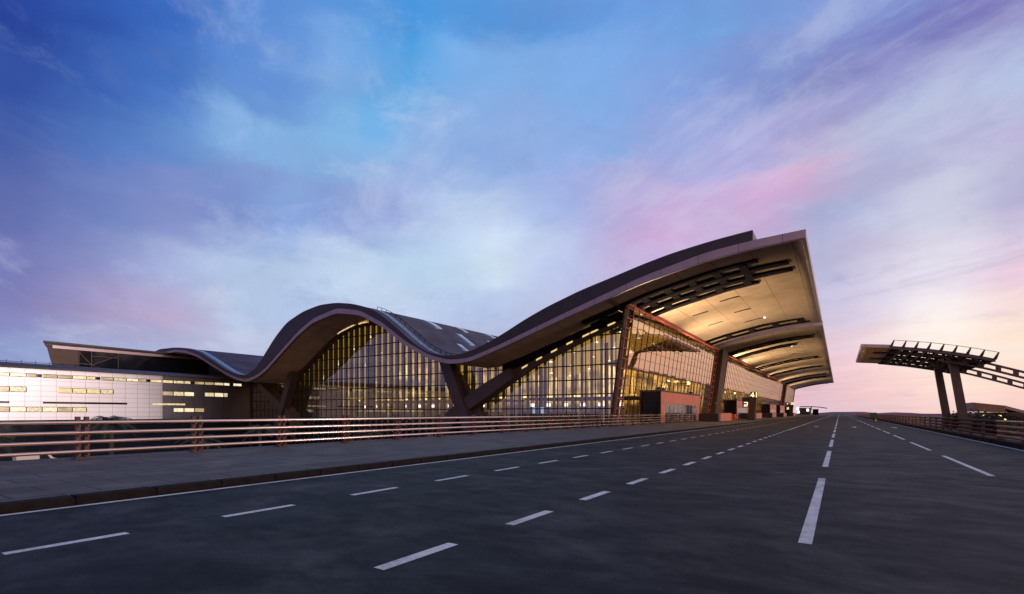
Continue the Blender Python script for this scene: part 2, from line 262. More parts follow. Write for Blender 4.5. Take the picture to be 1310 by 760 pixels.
# ------------------------------------------------------------------ materials
def mat_asphalt():
    m, nt, b = new_mat('asphalt'); L = nt.links.new
    tc = nd(nt, 'ShaderNodeTexCoord')
    n1 = nd(nt, 'ShaderNodeTexNoise', i_Scale=.45, i_Detail=11., i_Roughness=.72, i_Distortion=.5); L(tc.outputs['Object'], n1.inputs['Vector'])
    mp = nd(nt, 'ShaderNodeMapping'); mp.inputs['Scale'].default_value = (.55, 1.0, 1); mp.inputs['Rotation'].default_value = (0, 0, R(12)); L(tc.outputs['Object'], mp.inputs[0])
    n2 = nd(nt, 'ShaderNodeTexNoise', i_Scale=1.6, i_Detail=9., i_Roughness=.68); L(mp.outputs[0], n2.inputs['Vector'])
    n3 = nd(nt, 'ShaderNodeTexNoise', i_Scale=34., i_Detail=8., i_Roughness=.8); L(tc.outputs['Object'], n3.inputs['Vector'])
    r1 = ramp(nt, n1.outputs['Fac'], [(.32, (.008, .0100, .0115)), (.48, (.0155, .018, .0198)), (.66, (.045, .047, .047))])
    r2 = ramp(nt, n2.outputs['Fac'], [(.32, (.72, .73, .75)), (.66, (1.3, 1.29, 1.27))])
    mx = nd(nt, 'ShaderNodeMix', data_type='RGBA', blend_type='MULTIPLY'); mx.inputs[0].default_value = 1
    L(r1.outputs[0], mx.inputs[6]); L(r2.outputs[0], mx.inputs[7])
    r3 = ramp(nt, n3.outputs['Fac'], [(.34, (.55, .55, .55)), (.66, (1.5, 1.5, 1.5))])
    m2 = nd(nt, 'ShaderNodeMix', data_type='RGBA', blend_type='MULTIPLY'); m2.inputs[0].default_value = 1
    L(mx.outputs[2], m2.inputs[6]); L(r3.outputs[0], m2.inputs[7]); L(m2.outputs[2], b.inputs['Base Color'])
    rr = ramp(nt, n2.outputs['Fac'], [(.3, (.80,)*3), (.7, (.60,)*3)]); L(rr.outputs[0], b.inputs['Roughness'])
    b.inputs['Specular IOR Level'].default_value = .16
    bp = nd(nt, 'ShaderNodeBump', i_Strength=.25, i_Distance=.01); L(n3.outputs['Fac'], bp.inputs['Height']); L(bp.outputs[0], b.inputs['Normal'])
    return m
def mat_paving():
    m, nt, b = new_mat('paving'); L = nt.links.new
    tc = nd(nt, 'ShaderNodeTexCoord'); mp = nd(nt, 'ShaderNodeMapping'); mp.inputs['Rotation'].default_value = (0, 0, R(90)); L(tc.outputs['Object'], mp.inputs[0])
    br = nd(nt, 'ShaderNodeTexBrick'); L(mp.outputs[0], br.inputs['Vector'])
    br.inputs['Scale'].default_value = 1.; br.inputs['Brick Width'].default_value = 1.32; br.inputs['Row Height'].default_value = .9; br.inputs['Mortar Size'].default_value = .03
    br.inputs['Color1'].default_value = (.055, .050, .049, 1); br.inputs['Color2'].default_value = (.092, .083, .080, 1); br.inputs['Mortar'].default_value = (.015, .013, .013, 1)
    n = nd(nt, 'ShaderNodeTexNoise', i_Scale=.8, i_Detail=8., i_Roughness=.65); L(tc.outputs['Object'], n.inputs['Vector'])
    r = ramp(nt, n.outputs['Fac'], [(.3, (.55, .55, .55)), (.7, (1.4, 1.38, 1.35))])
    mx = nd(nt, 'ShaderNodeMix', data_type='RGBA', blend_type='MULTIPLY'); mx.inputs[0].default_value = 1
    L(br.outputs['Color'], mx.inputs[6]); L(r.outputs[0], mx.inputs[7]); L(mx.outputs[2], b.inputs['Base Color'])
    b.inputs['Roughness'].default_value = .75
    return m
def mat_lines(name, col, col2, period, axis, rough=.45, metal=.3, width=.12, var=.2, per2=0, axis2=1, noise_scale=.4):
    """sheet metal or boards with thin dark joints every `period` metres"""
    m, nt, b = new_mat(name); L = nt.links.new
    tc = nd(nt, 'ShaderNodeTexCoord'); sp = nd(nt, 'ShaderNodeSeparateXYZ'); L(tc.outputs['Object'], sp.inputs[0])
    def joint(ax, per, wd):
        d = nd(nt, 'ShaderNodeMath', operation='DIVIDE'); L(sp.outputs[ax], d.inputs[0]); d.inputs[1].default_value = per
        fr = nd(nt, 'ShaderNodeMath', operation='FRACT'); L(d.outputs[0], fr.inputs[0])
        lt = nd(nt, 'ShaderNodeMath', operation='LESS_THAN'); L(fr.outputs[0], lt.inputs[0]); lt.inputs[1].default_value = wd
        return lt.outputs[0], d.outputs[0]
    j, idx = joint(axis, period, width)
    if per2:
        j2, _ = joint(axis2, per2, .02)
        mxx = nd(nt, 'ShaderNodeMath', operation='MAXIMUM'); L(j, mxx.inputs[0]); L(j2, mxx.inputs[1]); j = mxx.outputs[0]
    n = nd(nt, 'ShaderNodeTexNoise', i_Scale=noise_scale, i_Detail=5.); L(tc.outputs['Object'], n.inputs['Vector'])
    r = ramp(nt, n.outputs['Fac'], [(.3, [c*(1-var) for c in col]), (.7, [c*(1+var) for c in col])])
    mx = nd(nt, 'ShaderNodeMix', data_type='RGBA'); L(j, mx.inputs[0]); L(r.outputs[0], mx.inputs[6]); mx.inputs[7].default_value = (*col2, 1)
    L(mx.outputs[2], b.inputs['Base Color']); b.inputs['Roughness'].default_value = rough; b.inputs['Metallic'].default_value = metal
    return m
def mat_glass(name, tint, refl, rough=.01, lo=.06, gcol=(.95, .95, .97)):
    m, nt, b = new_mat(name); L = nt.links.new; nt.nodes.remove(b)
    out = nt.nodes['Material Output']
    tr = nd(nt, 'ShaderNodeBsdfTransparent'); tr.inputs[0].default_value = (*tint, 1)
    gl = nd(nt, 'ShaderNodeBsdfGlossy'); gl.inputs['Roughness'].default_value = rough; gl.inputs[0].default_value = (*gcol, 1)
    lw = nd(nt, 'ShaderNodeLayerWeight'); lw.inputs[0].default_value = .35
    mr = nd(nt, 'ShaderNodeMapRange'); mr.inputs[3].default_value = lo; mr.inputs[4].default_value = refl; L(lw.outputs['Fresnel'], mr.inputs[0])
    mx = nd(nt, 'ShaderNodeMixShader'); L(mr.outputs[0], mx.inputs[0]); L(tr.outputs[0], mx.inputs[1]); L(gl.outputs[0], mx.inputs[2]); L(mx.outputs[0], out.inputs[0])
    return m
def mat_emit(name, col, s):
    m, nt, b = new_mat(name)
    b.inputs['Base Color'].default_value = (*[c*.5 for c in col], 1); b.inputs['Emission Color'].default_value = (*col, 1); b.inputs['Emission Strength'].default_value = s
    return m
def mat_window(name, col, s, sx=1.2, sz=3., lo=.35):
    """a lit room seen through a pane: brighter ceiling zone, uneven brightness along the wall"""
    m, nt, b = new_mat(name); L = nt.links.new
    tc = nd(nt, 'ShaderNodeTexCoord'); mp = nd(nt, 'ShaderNodeMapping'); mp.inputs['Scale'].default_value = (sx, sx, sz); L(tc.outputs['Object'], mp.inputs[0])
    n = nd(nt, 'ShaderNodeTexNoise', i_Scale=1., i_Detail=4., i_Roughness=.65); L(mp.outputs[0], n.inputs['Vector'])
    r = ramp(nt, n.outputs['Fac'], [(.3, [c*lo for c in col]), (.52, col), (.75, [min(1, c*.4+.6) for c in col])])
    L(r.outputs[0], b.inputs['Emission Color']); b.inputs['Emission Strength'].default_value = s
    b.inputs['Base Color'].default_value = (.05, .05, .05, 1); b.inputs['Roughness'].default_value = .15
    return m
def mat_interior(strength=1.75):
    """timber slatted hall wall glowing by emission, lamp light put into its colour: golden near the ceiling, paler and broken up lower down"""
    m, nt, b = new_mat('glowing_interior_wall'); L = nt.links.new
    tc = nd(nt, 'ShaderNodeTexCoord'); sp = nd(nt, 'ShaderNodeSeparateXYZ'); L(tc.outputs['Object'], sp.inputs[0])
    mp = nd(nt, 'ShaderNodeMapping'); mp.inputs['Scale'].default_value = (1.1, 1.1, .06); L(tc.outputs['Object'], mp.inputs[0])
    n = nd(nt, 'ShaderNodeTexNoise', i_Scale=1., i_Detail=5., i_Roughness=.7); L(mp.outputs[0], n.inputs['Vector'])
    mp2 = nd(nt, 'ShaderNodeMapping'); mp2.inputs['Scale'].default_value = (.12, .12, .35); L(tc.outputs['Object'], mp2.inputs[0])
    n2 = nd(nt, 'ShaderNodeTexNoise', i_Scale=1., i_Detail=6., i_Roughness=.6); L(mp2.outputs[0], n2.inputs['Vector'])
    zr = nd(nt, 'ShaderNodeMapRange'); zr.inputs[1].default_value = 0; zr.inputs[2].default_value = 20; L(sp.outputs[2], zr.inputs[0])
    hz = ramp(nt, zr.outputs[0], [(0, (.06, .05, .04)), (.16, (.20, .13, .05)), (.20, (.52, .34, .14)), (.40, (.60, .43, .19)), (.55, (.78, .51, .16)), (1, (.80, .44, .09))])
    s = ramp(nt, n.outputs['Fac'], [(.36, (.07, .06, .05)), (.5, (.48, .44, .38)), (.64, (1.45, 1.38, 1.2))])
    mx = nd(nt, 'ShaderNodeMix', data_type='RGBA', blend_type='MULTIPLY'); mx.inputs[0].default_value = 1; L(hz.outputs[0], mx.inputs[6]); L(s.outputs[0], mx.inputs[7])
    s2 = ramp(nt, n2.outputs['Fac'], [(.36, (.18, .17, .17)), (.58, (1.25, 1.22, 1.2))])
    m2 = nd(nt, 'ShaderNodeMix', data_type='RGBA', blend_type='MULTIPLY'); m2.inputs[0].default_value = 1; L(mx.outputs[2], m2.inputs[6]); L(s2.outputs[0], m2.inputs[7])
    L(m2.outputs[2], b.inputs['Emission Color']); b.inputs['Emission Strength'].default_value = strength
    b.inputs['Base Color'].default_value = (.2, .13, .06, 1); b.inputs['Roughness'].default_value = .6
    return m

A = mat_asphalt(); PAV = mat_paving()
def mat_paint():
    m, nt, b = new_mat('road_paint'); L = nt.links.new
    tc = nd(nt, 'ShaderNodeTexCoord')
    n = nd(nt, 'ShaderNodeTexNoise', i_Scale=14., i_Detail=8., i_Roughness=.75); L(tc.outputs['Object'], n.inputs['Vector'])
    n2 = nd(nt, 'ShaderNodeTexNoise', i_Scale=1.3, i_Detail=6., i_Roughness=.65); L(tc.outputs['Object'], n2.inputs['Vector'])
    ad = nd(nt, 'ShaderNodeMath', operation='ADD'); L(n.outputs['Fac'], ad.inputs[0]); L(n2.outputs['Fac'], ad.inputs[1])
    hf = nd(nt, 'ShaderNodeMath', operation='MULTIPLY'); L(ad.outputs[0], hf.inputs[0]); hf.inputs[1].default_value = .5
    r = ramp(nt, hf.outputs[0], [(.36, (.10, .10, .10)), (.41, (.40, .40, .40)), (.52, (.64, .64, .63)), (.65, (.76, .76, .75))])
    L(r.outputs[0], b.inputs['Base Color']); b.inputs['Roughness'].default_value = .75
    return m
PAINT = mat_paint()
KERB = simple('kerb_stone', (.015, .013, .013), .9, var=.35, scale=4., bump=.2, spec=.1)
TERR = simple('dark_ground', (.035, .032, .030), .95, var=.35, scale=.06)
RAIL = simple('rail_steel', (.80, .64, .56), .26, .9, var=.10, scale=1.5, stretch=(1, .2, 1))
RUST = simple('rail_post_copper', (.075, .030, .024), .55, .2, var=.3, scale=6.)
BROWNRAIL = simple('bronze_rail', (.15, .075, .050), .42, .6, var=.25, scale=2.)
ROOFT = mat_lines('roof_seamed_metal', (.135, .13, .175), (.025, .024, .032), .85, 1, rough=.45, metal=.45, width=.16, var=.3, per2=3.4, axis2=0, noise_scale=.25)
ROOFE = simple('roof_edge_dark', (.040, .037, .048), .45, .3, var=.2, scale=.6)
FASC = mat_lines('fascia_panels', (.33, .27, .33), (.09, .07, .08), 4.4, 0, rough=.38, metal=.55, width=.012, var=.10)
SOFF = mat_lines('soffit_boards', (.42, .325, .23), (.16, .115, .08), .55, 1, rough=.36, metal=.35, width=.10, var=.16, per2=4.2, axis2=0)
STEEL = simple('dark_steel', (.007, .006, .008), .8, 0., var=.2, scale=1., spec=.05)
BEAM = simple('bronze_beam', (.075, .060, .068), .5, .45, var=.18, scale=.5)
MULL = simple('mullion_dark', (.018, .020, .026), .4, .5, var=.15, scale=1.)
RED = simple('red_frame', (.27, .058, .042), .45, .1, var=.15, scale=1.)
REDB = simple('red_panel', (.50, .16, .11), .5, 0., var=.2, scale=.8)
BLACK = simple('black_panel', (.012, .011, .012), .4, 0., var=.2, scale=1.)
BROWN = simple('brown_cladding', (.060, .036, .030), .5, .3, var=.2, scale=.7)
GLF = mat_glass('hall_glass', (.84, .87, .90), .9, lo=.17)
GLS = mat_glass('kerbside_glass', (.88, .74, .50), 1., lo=.5, gcol=(1., .80, .60))
DARKG = simple('dark_glazing', (.010, .014, .022), .08, 0., var=.1, scale=.3)
INT = mat_interior(); INT2 = mat_interior(3.4)  # hall walls glow by emission; second copy boosted to brighten the kerbside glass
CEIL = mat_lines('glowing_timber_ceiling', (.20, .105, .025), (.03, .018, .01), 1.1, 0, rough=.5, metal=0., width=.42)
_b = CEIL.node_tree.nodes['Principled BSDF']; _b.inputs['Emission Color'].default_value = (.85, .48, .07, 1); _b.inputs['Emission Strength'].default_value = .55  # ceiling emits gold itself, in place of lamp light falling on it
FLOOR = simple('hall_floor', (.25, .22, .19), .3, 0., var=.1, scale=.5)
LWIN = mat_window('lit_window', (.95, .70, .30), 1.0, lo=.55)
LWIN2 = mat_window('lit_window_pale', (.98, .80, .50), 1.15, lo=.5)
BRONZ = simple('bronze_mullion', (.11, .075, .055), .4, .4, var=.15, scale=1.)
WSET = [LWIN, LWIN2, mat_window('lit_window_dim', (.70, .50, .22), .75, sx=.8, sz=5., lo=.4), mat_window('lit_window_mixed', (.90, .72, .38), .95, sx=2.2, sz=4., lo=.2)]
WHITE_E = mat_emit('white_lamp', (1., .93, .80), 2.2)
SIGN_E = mat_emit('sign_face', (1., .86, .55), 1.25)
LAMPW = mat_emit('pendant_glow', (1., .82, .5), 2.)
YEL_E = mat_emit('yellow_lamp', (1., .70, .16), 2.2)
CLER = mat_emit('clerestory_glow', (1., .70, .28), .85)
SKYL = simple('skylight_glass', (.30, .42, .60), .06, .6, var=.1, scale=.5)
GUT = simple('gutter_metal', (.20, .25, .34), .25, .6, var=.2, scale=.8)
PINKW = mat_lines('concourse_panels', (.50, .50, .57), (.18, .18, .21), 2.2, 1, rough=.34, metal=.5, width=.025, var=.05, per2=.98, axis2=2, noise_scale=.15)
_n = [n for n in PINKW.node_tree.nodes if n.type == 'MATH' and n.operation == 'LESS_THAN'][1]; _n.inputs[1].default_value = .05
SHADEPAN = mat_lines('shade_painted_panels', (.13, .13, .165), (.04, .04, .05), 2.2, 1, rough=.28, metal=.6, width=.025, var=.1, per2=.98, axis2=2, noise_scale=.15)  # same panels darkened: the terminal's shade and reflection put into the colour
CROOF = simple('concourse_roof', (.060, .050, .062), .55, .3, var=.2, scale=.4)
LEAF = simple('palm_leaf', (.040, .055, .025), .6, 0., var=.4, scale=3.)
LEAF2 = simple('shrub_leaf', (.030, .040, .022), .7, 0., var=.5, scale=2.)
BARK = simple('bark', (.06, .045, .035), .9, 0., var=.3, scale=6., bump=.3)
TAN = mat_lines('tan_panels', (.26, .16, .095), (.12, .07, .04), .6, 0, rough=.5, metal=.2, width=.1)
GREYM = simple('grey_metal_roof', (.26, .23, .27), .4, .5, var=.1, scale=.3)
HAZE = simple('haze_toned_ridge', (.30, .22, .29), 1., 0., var=.15, scale=.004)
GREEN = simple('green_board', (.01, .09, .055), .5, var=.1)
ORANGE = simple('orange_plastic', (.65, .17, .03), .45, var=.1)
WHITEP = simple('white_paint', (.75, .74, .72), .35, var=.06)
RUB = simple('black_rubber', (.015, .015, .015), .8, var=.1)

# ------------------------------------------------------------------ ground, road, markings
b = MB(); b.face([(-4000, -3000, -7), (4000, -3000, -7), (4000, 6000, -7), (-4000, 6000, -7)]); struct('ground', b, TERR)
b = MB(); b.box(-11.92, 9.4, -60, 900, -1.2, 0); struct('road', b, A)
b = MB(); b.box(-22.7, -12.28, -60, 92, -1.2, .148); b.box(-30, -12.28, 92.01, 520, -1.2, .148); struct('pavement', b, PAV)
b = MB(); y = -60.
while y < 420:
    b.box(-12.278, -11.95+random.uniform(-.004, .004), y+.02, y+1.29, -.3, .152+random.uniform(-.003, .003)); y += 1.32
b.box(-12.275, -11.98, -60, 420, -.3, .11); struct('kerb', b, KERB)

road_marks = MB()
def dash(b, x, y0, y1, w=.15, z=.004): b.face([(x-w/2, y0, z), (x+w/2, y0, z), (x+w/2, y1, z), (x-w/2, y1, z)])
dash(road_marks, -11.72, -60, 520, .14); dash(road_marks, 6.94, -60, 520, .14)
y = 1.70-2.6*12
while y < 150: dash(road_marks, -8.51, y, y+1.27, .16); y += 2.6
y = 3.8-2.6*12
while y < 54: dash(road_marks, -4.24, y, y+1.27, .17); y += 2.6
dash(road_marks, -4.24, 56, 520, .15)
y = 7.6-11.15*4
while y < 66: dash(road_marks, -.38, y, y+7.8, .16); y += 11.15
dash(road_marks, -.38, 75, 520, .14)
y = 18.5-11*5
while y < 150: dash(road_marks, 3.46, y, y+7.6, .15); y += 11.
dash(road_marks, 3.46, 160, 520, .13)
def arrow(b, x, y):
    z = .004
    b.face([(x-.09, y, z), (x+.09, y, z), (x+.09, y+2.6, z), (x-.09, y+2.6, z)])
    b.face([(x-.42, y+2.6, z), (x+.42, y+2.6, z), (x, y+4.4, z)])
for x in (-2.4, 1.5, 5.3): arrow(road_marks, x, 70)
struct('road_markings', road_marks, PAINT)

# far low ridge with haze put into its colour
b = MB(); pts = []
xs = list(range(-700, 1600, 40))
top = [(x, -3+9*max(0, math.sin(x*.009+1.2))*(.4+.6*random.random())+2*random.random()) for x in xs]
b.prism(top, [(x, -7) for x in xs], 1900, 1960, smooth=False); struct('distant_hills', b, HAZE)

# ------------------------------------------------------------------ guard rails
def left_rail():
    t = thing('guard_rail', (-21.7, 2, .15), 'long silvery four-tube guard rail on paired copper posts along the pavement, left of the road', 'guard rail')
    for z in (1.232, .884, .568, .242):
        b = MB(); b.tube([(-21.7, -24, .15+z), (-21.7, 92, .15+z)], .057, 12); b.build('rail_tube', RAIL, t)
    y = 2.64-3.67*7
    while y < 91:
        b = MB()
        for dy in (-.12, .12):
            b.box(-21.92, -21.765, y+dy-.06, y+dy+.06, .148, 1.585)
            for z in (1.232, .884, .568, .242):
                b.box(-21.77, -21.62, y+dy-.035, y+dy+.035, .15+z-.13, .15+z-.066)
        b.box(-22.0, -21.55, y-.26, y+.26, .148, .185)
        b.build('post', RUST, t); y += 3.67
left_rail()
def right_rail(y0, y1, label, step):
    t = thing('guard_rail', (7.45, y0, 0), label, 'guard rail', 'railing sections right of the road')
    bb = MB(); bb.box(7.15, 7.85, y0, y1, 0, .24); bb.build('kerb_base', KERB, t)
    for z in (1.24, .97, .70, .44):
        b = MB(); b.tube([(7.4, y0, z), (7.4, y1, z)], .075, 10); b.build('rail_tube', BROWNRAIL, t)
    y = y0+.15; n = 0
    while y < y1:
        b = MB(); b.box(7.47, 7.62, y-.06, y+.06, .24, 1.30)
        for z in (1.24, .97, .70, .44): b.box(7.40, 7.48, y-.04, y+.04, z-.035, z+.035)
        b.build('post', RUST, t); y += step if y < 150 else step*2; n += 1
right_rail(-10, 38.2, 'bronze four-rail guard rail nearest the camera on the right, ending at a double post', 3.67)
right_rail(38.6, 330, 'bronze four-rail guard rail running from the double post into the distance on the right', 3.67)

# ------------------------------------------------------------------ terminal
S_R, S_G, S_E = 61.5, 70., 372.
TOP = smooth_profile([(-188, 10.2), (-180, 10.8), (-172, 14.5), (-165, 17.3), (-155, 19.0), (-146, 18.8), (-140, 18.2), (-133.6, 16.9), (-126.5, 14.2), (-120.2, 11.7), (-116.2, 10.5), (-111.8, 10.0), (-108, 11.4), (-104.7, 14.04), (-100.7, 17.54), (-96.3, 20.44), (-90.7, 22.10), (-85.3, 22.81), (-80.3, 22.65), (-75.5, 21.88), (-71, 20.57), (-68.3, 19.3), (-63.1, 15.7), (-59.8, 13.2), (-56.5, 11.5), (-53, 10.8), (-50.5, 10.78), (-47.2, 11.41), (-44.1, 12.47), (-41, 13.73), (-38.9, 14.75), (-34.7, 16.42), (-29.1, 18.18), (-25, 19.16), (-20.9, 20.2), (-17.2, 21.0), (-12.5, 21.67), (-8.1, 22.07), (0, 22.5)], 1.3)
BOT = smooth_profile([(-188, 8.9), (-180, 9.5), (-172, 13.0), (-165, 15.6), (-155, 17.4), (-146, 17.7), (-140, 17.0), (-133.6, 15.5), (-126.5, 12.8), (-120.2, 10.5), (-116.2, 9.3), (-111.8, 8.59), (-107.5, 9.4), (-104, 10.8), (-98.8, 13.9), (-92.8, 17.38), (-87.6, 19.6), (-80.4, 20.75), (-73.7, 19.65), (-67.5, 16.78), (-61.8, 13.05), (-56.4, 10.47), (-52.2, 9.48), (-48.3, 9.63), (-42.4, 11.28), (-32.1, 14.6), (-20.9, 17.93), (-13.4, 19.5), (-8.3, 20.05), (-3.1, 20.35), (3, 20.6)], 1.2)
def MID(x): return BOT(x)+interp([-190, -112, -80, -50, -32, -12, -3], [.6, .65, .95, .65, .7, 1.0, .85], x)
def frange(a, b, st):
    n = max(1, int(round((b-a)/st))); return [a+(b-a)*i/n for i in range(n+1)]

term = thing('terminal_building', (-80, S_R, 0), 'airport terminal with wavy dark metal roof, lit glass front and big tan overhanging soffit', 'building')
def FULL(x): return TOP(x)
# roof: upper dark layer
b = MB(); xs = frange(-188, -24, 1.1)
b.prism([(x, TOP(x)) for x in xs], [(x, MID(x)+.004) for x in xs], S_R+.15, S_E, ends=False)
for y0, y1 in ((S_R+.15, 121), (125, S_E)):
    xs2 = frange(-24, -8.1, 1.)
    b.prism([(x, TOP(x)) for x in xs2], [(x, MID(x)+.004) for x in xs2], y0, y1)
roof = b.build('roof', ROOFT, term)
# dark edge band of the roof, sky-lit gutter on the near rim
b = MB(); xs = frange(-188, -8.1, 1.)
b.prism([(x, TOP(x)+.05) for x in xs], [(x, MID(x)+.01) for x in xs], S_R-.1, S_R+.16)
b.build('roof_edge', ROOFE, roof)
b = MB(); xs = frange(-146, -110, .9)
b.prism([(x, TOP(x)+.10) for x in xs], [(x, TOP(x)+.02) for x in xs], S_R+.3, S_R+2.0); b.build('gutter', GUT, roof)
b = MB(); xs = frange(-72, -53.5, .9)
b.prism([(x, TOP(x)+.10) for x in xs], [(x, TOP(x)+.02) for x in xs], S_R+1.2, S_R+2.6); b.build('gutter', GUT, roof)
b = MB(); 
for x in frange(-73, -50, 1.2): b.bar((x, S_R+3.6, TOP(x)), (x, S_R+3.6, TOP(x)+.55), .07, .07)
xs = frange(-73, -50, 1.); b.tube([(x, S_R+3.6, TOP(x)+.55) for x in xs], .045, 6); b.build('safety_rail', STEEL, roof)
for (xa, xb, y0, y1) in ((-70.6, -67.3, 75, 77), (-70.6, -68.4, 85.4, 87), (-66.4, -62.8, 80.2, 82), (-62.2, -60.4, 75.2, 76.8), (-70.6, -68.6, 96, 98), (-66, -64.8, 90.3, 92)):
    xs = frange(xa, xb, .8); b = MB()
    b.prism([(x, TOP(x)+.13) for x in xs], [(x, TOP(x)-.1) for x in xs], y0, y1); b.build('skylight', SKYL, roof)
# lighter lower layer: fascia strip on the near rim, eave strip, soffit
xs = frange(-188, -3, 1.); b = MB()
b.prism([(x, MID(x)) for x in xs], [(x, BOT(x)) for x in xs], S_R-.02, S_R+.5); fascia = b.build('fascia', FASC, term)
b = MB()
for y0, y1 in ((S_R+.5, 121), (125, S_E)):
    b.hexa([(-3.35, y0, BOT(-3.35)-.03), (-3, y0, BOT(-3)-.03), (-3, y1, BOT(-3)-.03), (-3.35, y1, BOT(-3.35)-.03)], [(-3.35, y0, MID(-3.35)+.02), (-3, y0, MID(-3)+.02), (-3, y1, MID(-3)+.02), (-3.35, y1, MID(-3.35)+.02)])
    xs2 = frange(-8.1, -3.35, .95); b.prism([(x, MID(x)) for x in xs2], [(x, MID(x)-.12) for x in xs2], y0, y1)
b.build('eave', FASC, fascia)
xs2 = frange(-25, -3, 1.); b = MB()
b.prism([(x, MID(x)+.05) for x in xs2], [(x, BOT(x)-.12) for x in xs2], 124.6, 125.1); b.build('module_fascia', FASC, fascia)
b = MB()
xs = frange(-188, -26, 1.1); b.prism([(x, BOT(x)+.12) for x in xs], [(x, BOT(x)+.02) for x in xs], S_R+.5, S_E, ends=False)
xs2 = frange(-26, -3.35, 1.)
for y0, y1 in ((S_R+.5, 121), (125.1, S_E)): b.prism([(x, BOT(x)+.12) for x in xs2], [(x, BOT(x)+.02) for x in xs2], y0, y1)
soffit = b.build('soffit', SOFF, term)
for xa, xb, y in ((-15.6, -12.8, 83), (-20.6, -18.2, 87), (-20.5, -18, 98.3), (-15.3, -12.7, 94), (-15.2, -12, 105), (-14, -11, 155), (-13, -10, 175), (-17, -14, 215)):
    xs = frange(xa, xb, .7); b = MB(); b.prism([(x, BOT(x)+.1) for x in xs], [(x, BOT(x)-.03) for x in xs], y-.28, y+.28); sl = b.build('light_slot', BLACK, soffit)
    if y in (105, 155):
        b = MB(); b.box(xb, xb+.35, y-.2, y+.2, BOT(xb)-.06, BOT(xb)+.05); b.build('lamp', WHITE_E, sl)

# flat ladder girders under the soffit
def girder(chords, x_in=-31., rung=4.4, drop=.04, h=.34):
    b = MB()
    for (y, xt, w) in chords:
        xs = frange(x_in, xt, 1.)
        b.prism([(x, BOT(x)-drop) for x in xs], [(x, BOT(x)-drop-h*(.45+.55*min(1, (xt-x)/8))) for x in xs], y-w/2, y+w/2)
    y0 = chords[0][0]; y1 = chords[-1][0]
    x = x_in+2; xm = min(c[1] for c in chords)-1.
    while x < xm:
        b.hexa([(x, y0, BOT(x)-drop-.3), (x+.9, y0, BOT(x+.9)-drop-.3), (x+.9, y1, BOT(x+.9)-drop-.3), (x, y1, BOT(x)-drop-.3)],
               [(x, y0, BOT(x)-drop-.02), (x+.9, y0, BOT(x+.9)-drop-.02), (x+.9, y1, BOT(x+.9)-drop-.02), (x, y1, BOT(x)-drop-.02)])
        x += rung
    b.build('girder', STEEL, term)
girder([(66.2, -8.2, 1.4), (69.6, -5.2, 1.7), (73.2, -5., 1.7)], rung=3.1); girder([(73.2, -9.0, 1.7), (76.6, -9.3, 1.5)], rung=3.6)
for ys in ([(112.5, -6, .8), (117, -4.9, .9)], [(138, -4.9, 1.), (141.5, -5.2, 1.)], [(149, -8.9, .9), (152, -9.4, .8)], [(190, -5.5, .9), (195, -4.9, .9)], [(229, -4.9, .9), (233.5, -5.4, .9)],            [(276, -5, .8), (281, -5, .8)], [(297, -5, .9), (302, -5.4, .9)], [(366, -6, .8), (370, -6, .9)]):
    girder(ys)

# kerbside glass: leans outward, 16.5 m high
FB, FT, FH = -26.5, -24.3, 16.75
def FX(z): return FB+(FT-FB)*(z-.15)/(FH-.15)
def facade(y0, y1):
    gb = MB(); mb = MB(); nz = 12; nx = max(2, int((y1-y0)/2.45)); hz = (FH-.15)/nz; hy = (y1-y0)/nx
    for j in range(nz):
        for i in range(nx):
            z0 = .15+j*hz; z1 = z0+hz; a = y0+i*hy; c = a+hy; e = [random.uniform(-.0026, .0026) for _ in range(4)]
            gb.face([(FX(z0)+e[0], a, z0), (FX(z0)+e[1], c, z0), (FX(z1)+e[2]-e[0], c, z1), (FX(z1)+e[1]-e[3], a, z1)])
    g = gb.build('glass_facade', GLS, term)
    for i in range(1, nx):
        y = y0+i*hy; mb.hexa([(FX(.15)-.12, y-.016, .15), (FX(.15)+.05, y-.016, .15), (FX(.15)+.05, y+.016, .15), (FX(.15)-.12, y+.016, .15)], [(FT-.12, y-.016, FH), (FT+.05, y-.016, FH), (FT+.05, y+.016, FH), (FT-.12, y+.016, FH)])
    for j in range(1, nz):
        z = .15+j*hz; mb.box(FX(z)-.1, FX(z)+.06, y0, y1, z-.02, z+.02)
    mb.build('mullion_grid', BRONZ, g)
    fr = MB(); fr.hexa([(FT-.25, y0-2.6, FH-.25), (FT+.35, y0-2.6, FH-.25), (FT+.35, y1+2.6, FH-.25), (FT-.25, y1+2.6, FH-.25)], [(FT-.25, y0-2.6, FH+.45), (FT+.35, y0-2.6, FH+.45), (FT+.35, y1+2.6, FH+.45), (FT-.25, y1+2.6, FH+.45)])
    fr.build('top_frame', RED, g)
    for ya, yb in ((y0-2.5, y0-.15), (y1+.15, y1+2.5)):
        ld = MB()
        for yy in (ya, yb): ld.bar((FX(.15)+.1, yy, .15), (FX(FH-.25)+.1, yy, FH-.25), .19, .19, (0, 1, 0))
        for j in range(1, 13):
            z = .15+(j-.4)*hz; ld.bar((FX(z)+.1, ya, z), (FX(z)+.1, yb, z), .16, .16)
        ld.build('ladder_frame', RED, g)
        pn = MB(); pn.hexa([(FX(.15)-.5, ya, .15), (FX(.15)-.25, ya, .15), (FX(.15)-.25, yb, .15), (FX(.15)-.5, yb, .15)], [(FX(FH)-.5, ya, FH-.2), (FX(FH)-.25, ya, FH-.2), (FX(FH)-.25, yb, FH-.2), (FX(FH)-.5, yb, FH-.2)])
        pn.build('edge_panel', BLACK, g)
    return g
facade(68.6, 124.5); facade(140., 296.); facade(312., 372.)
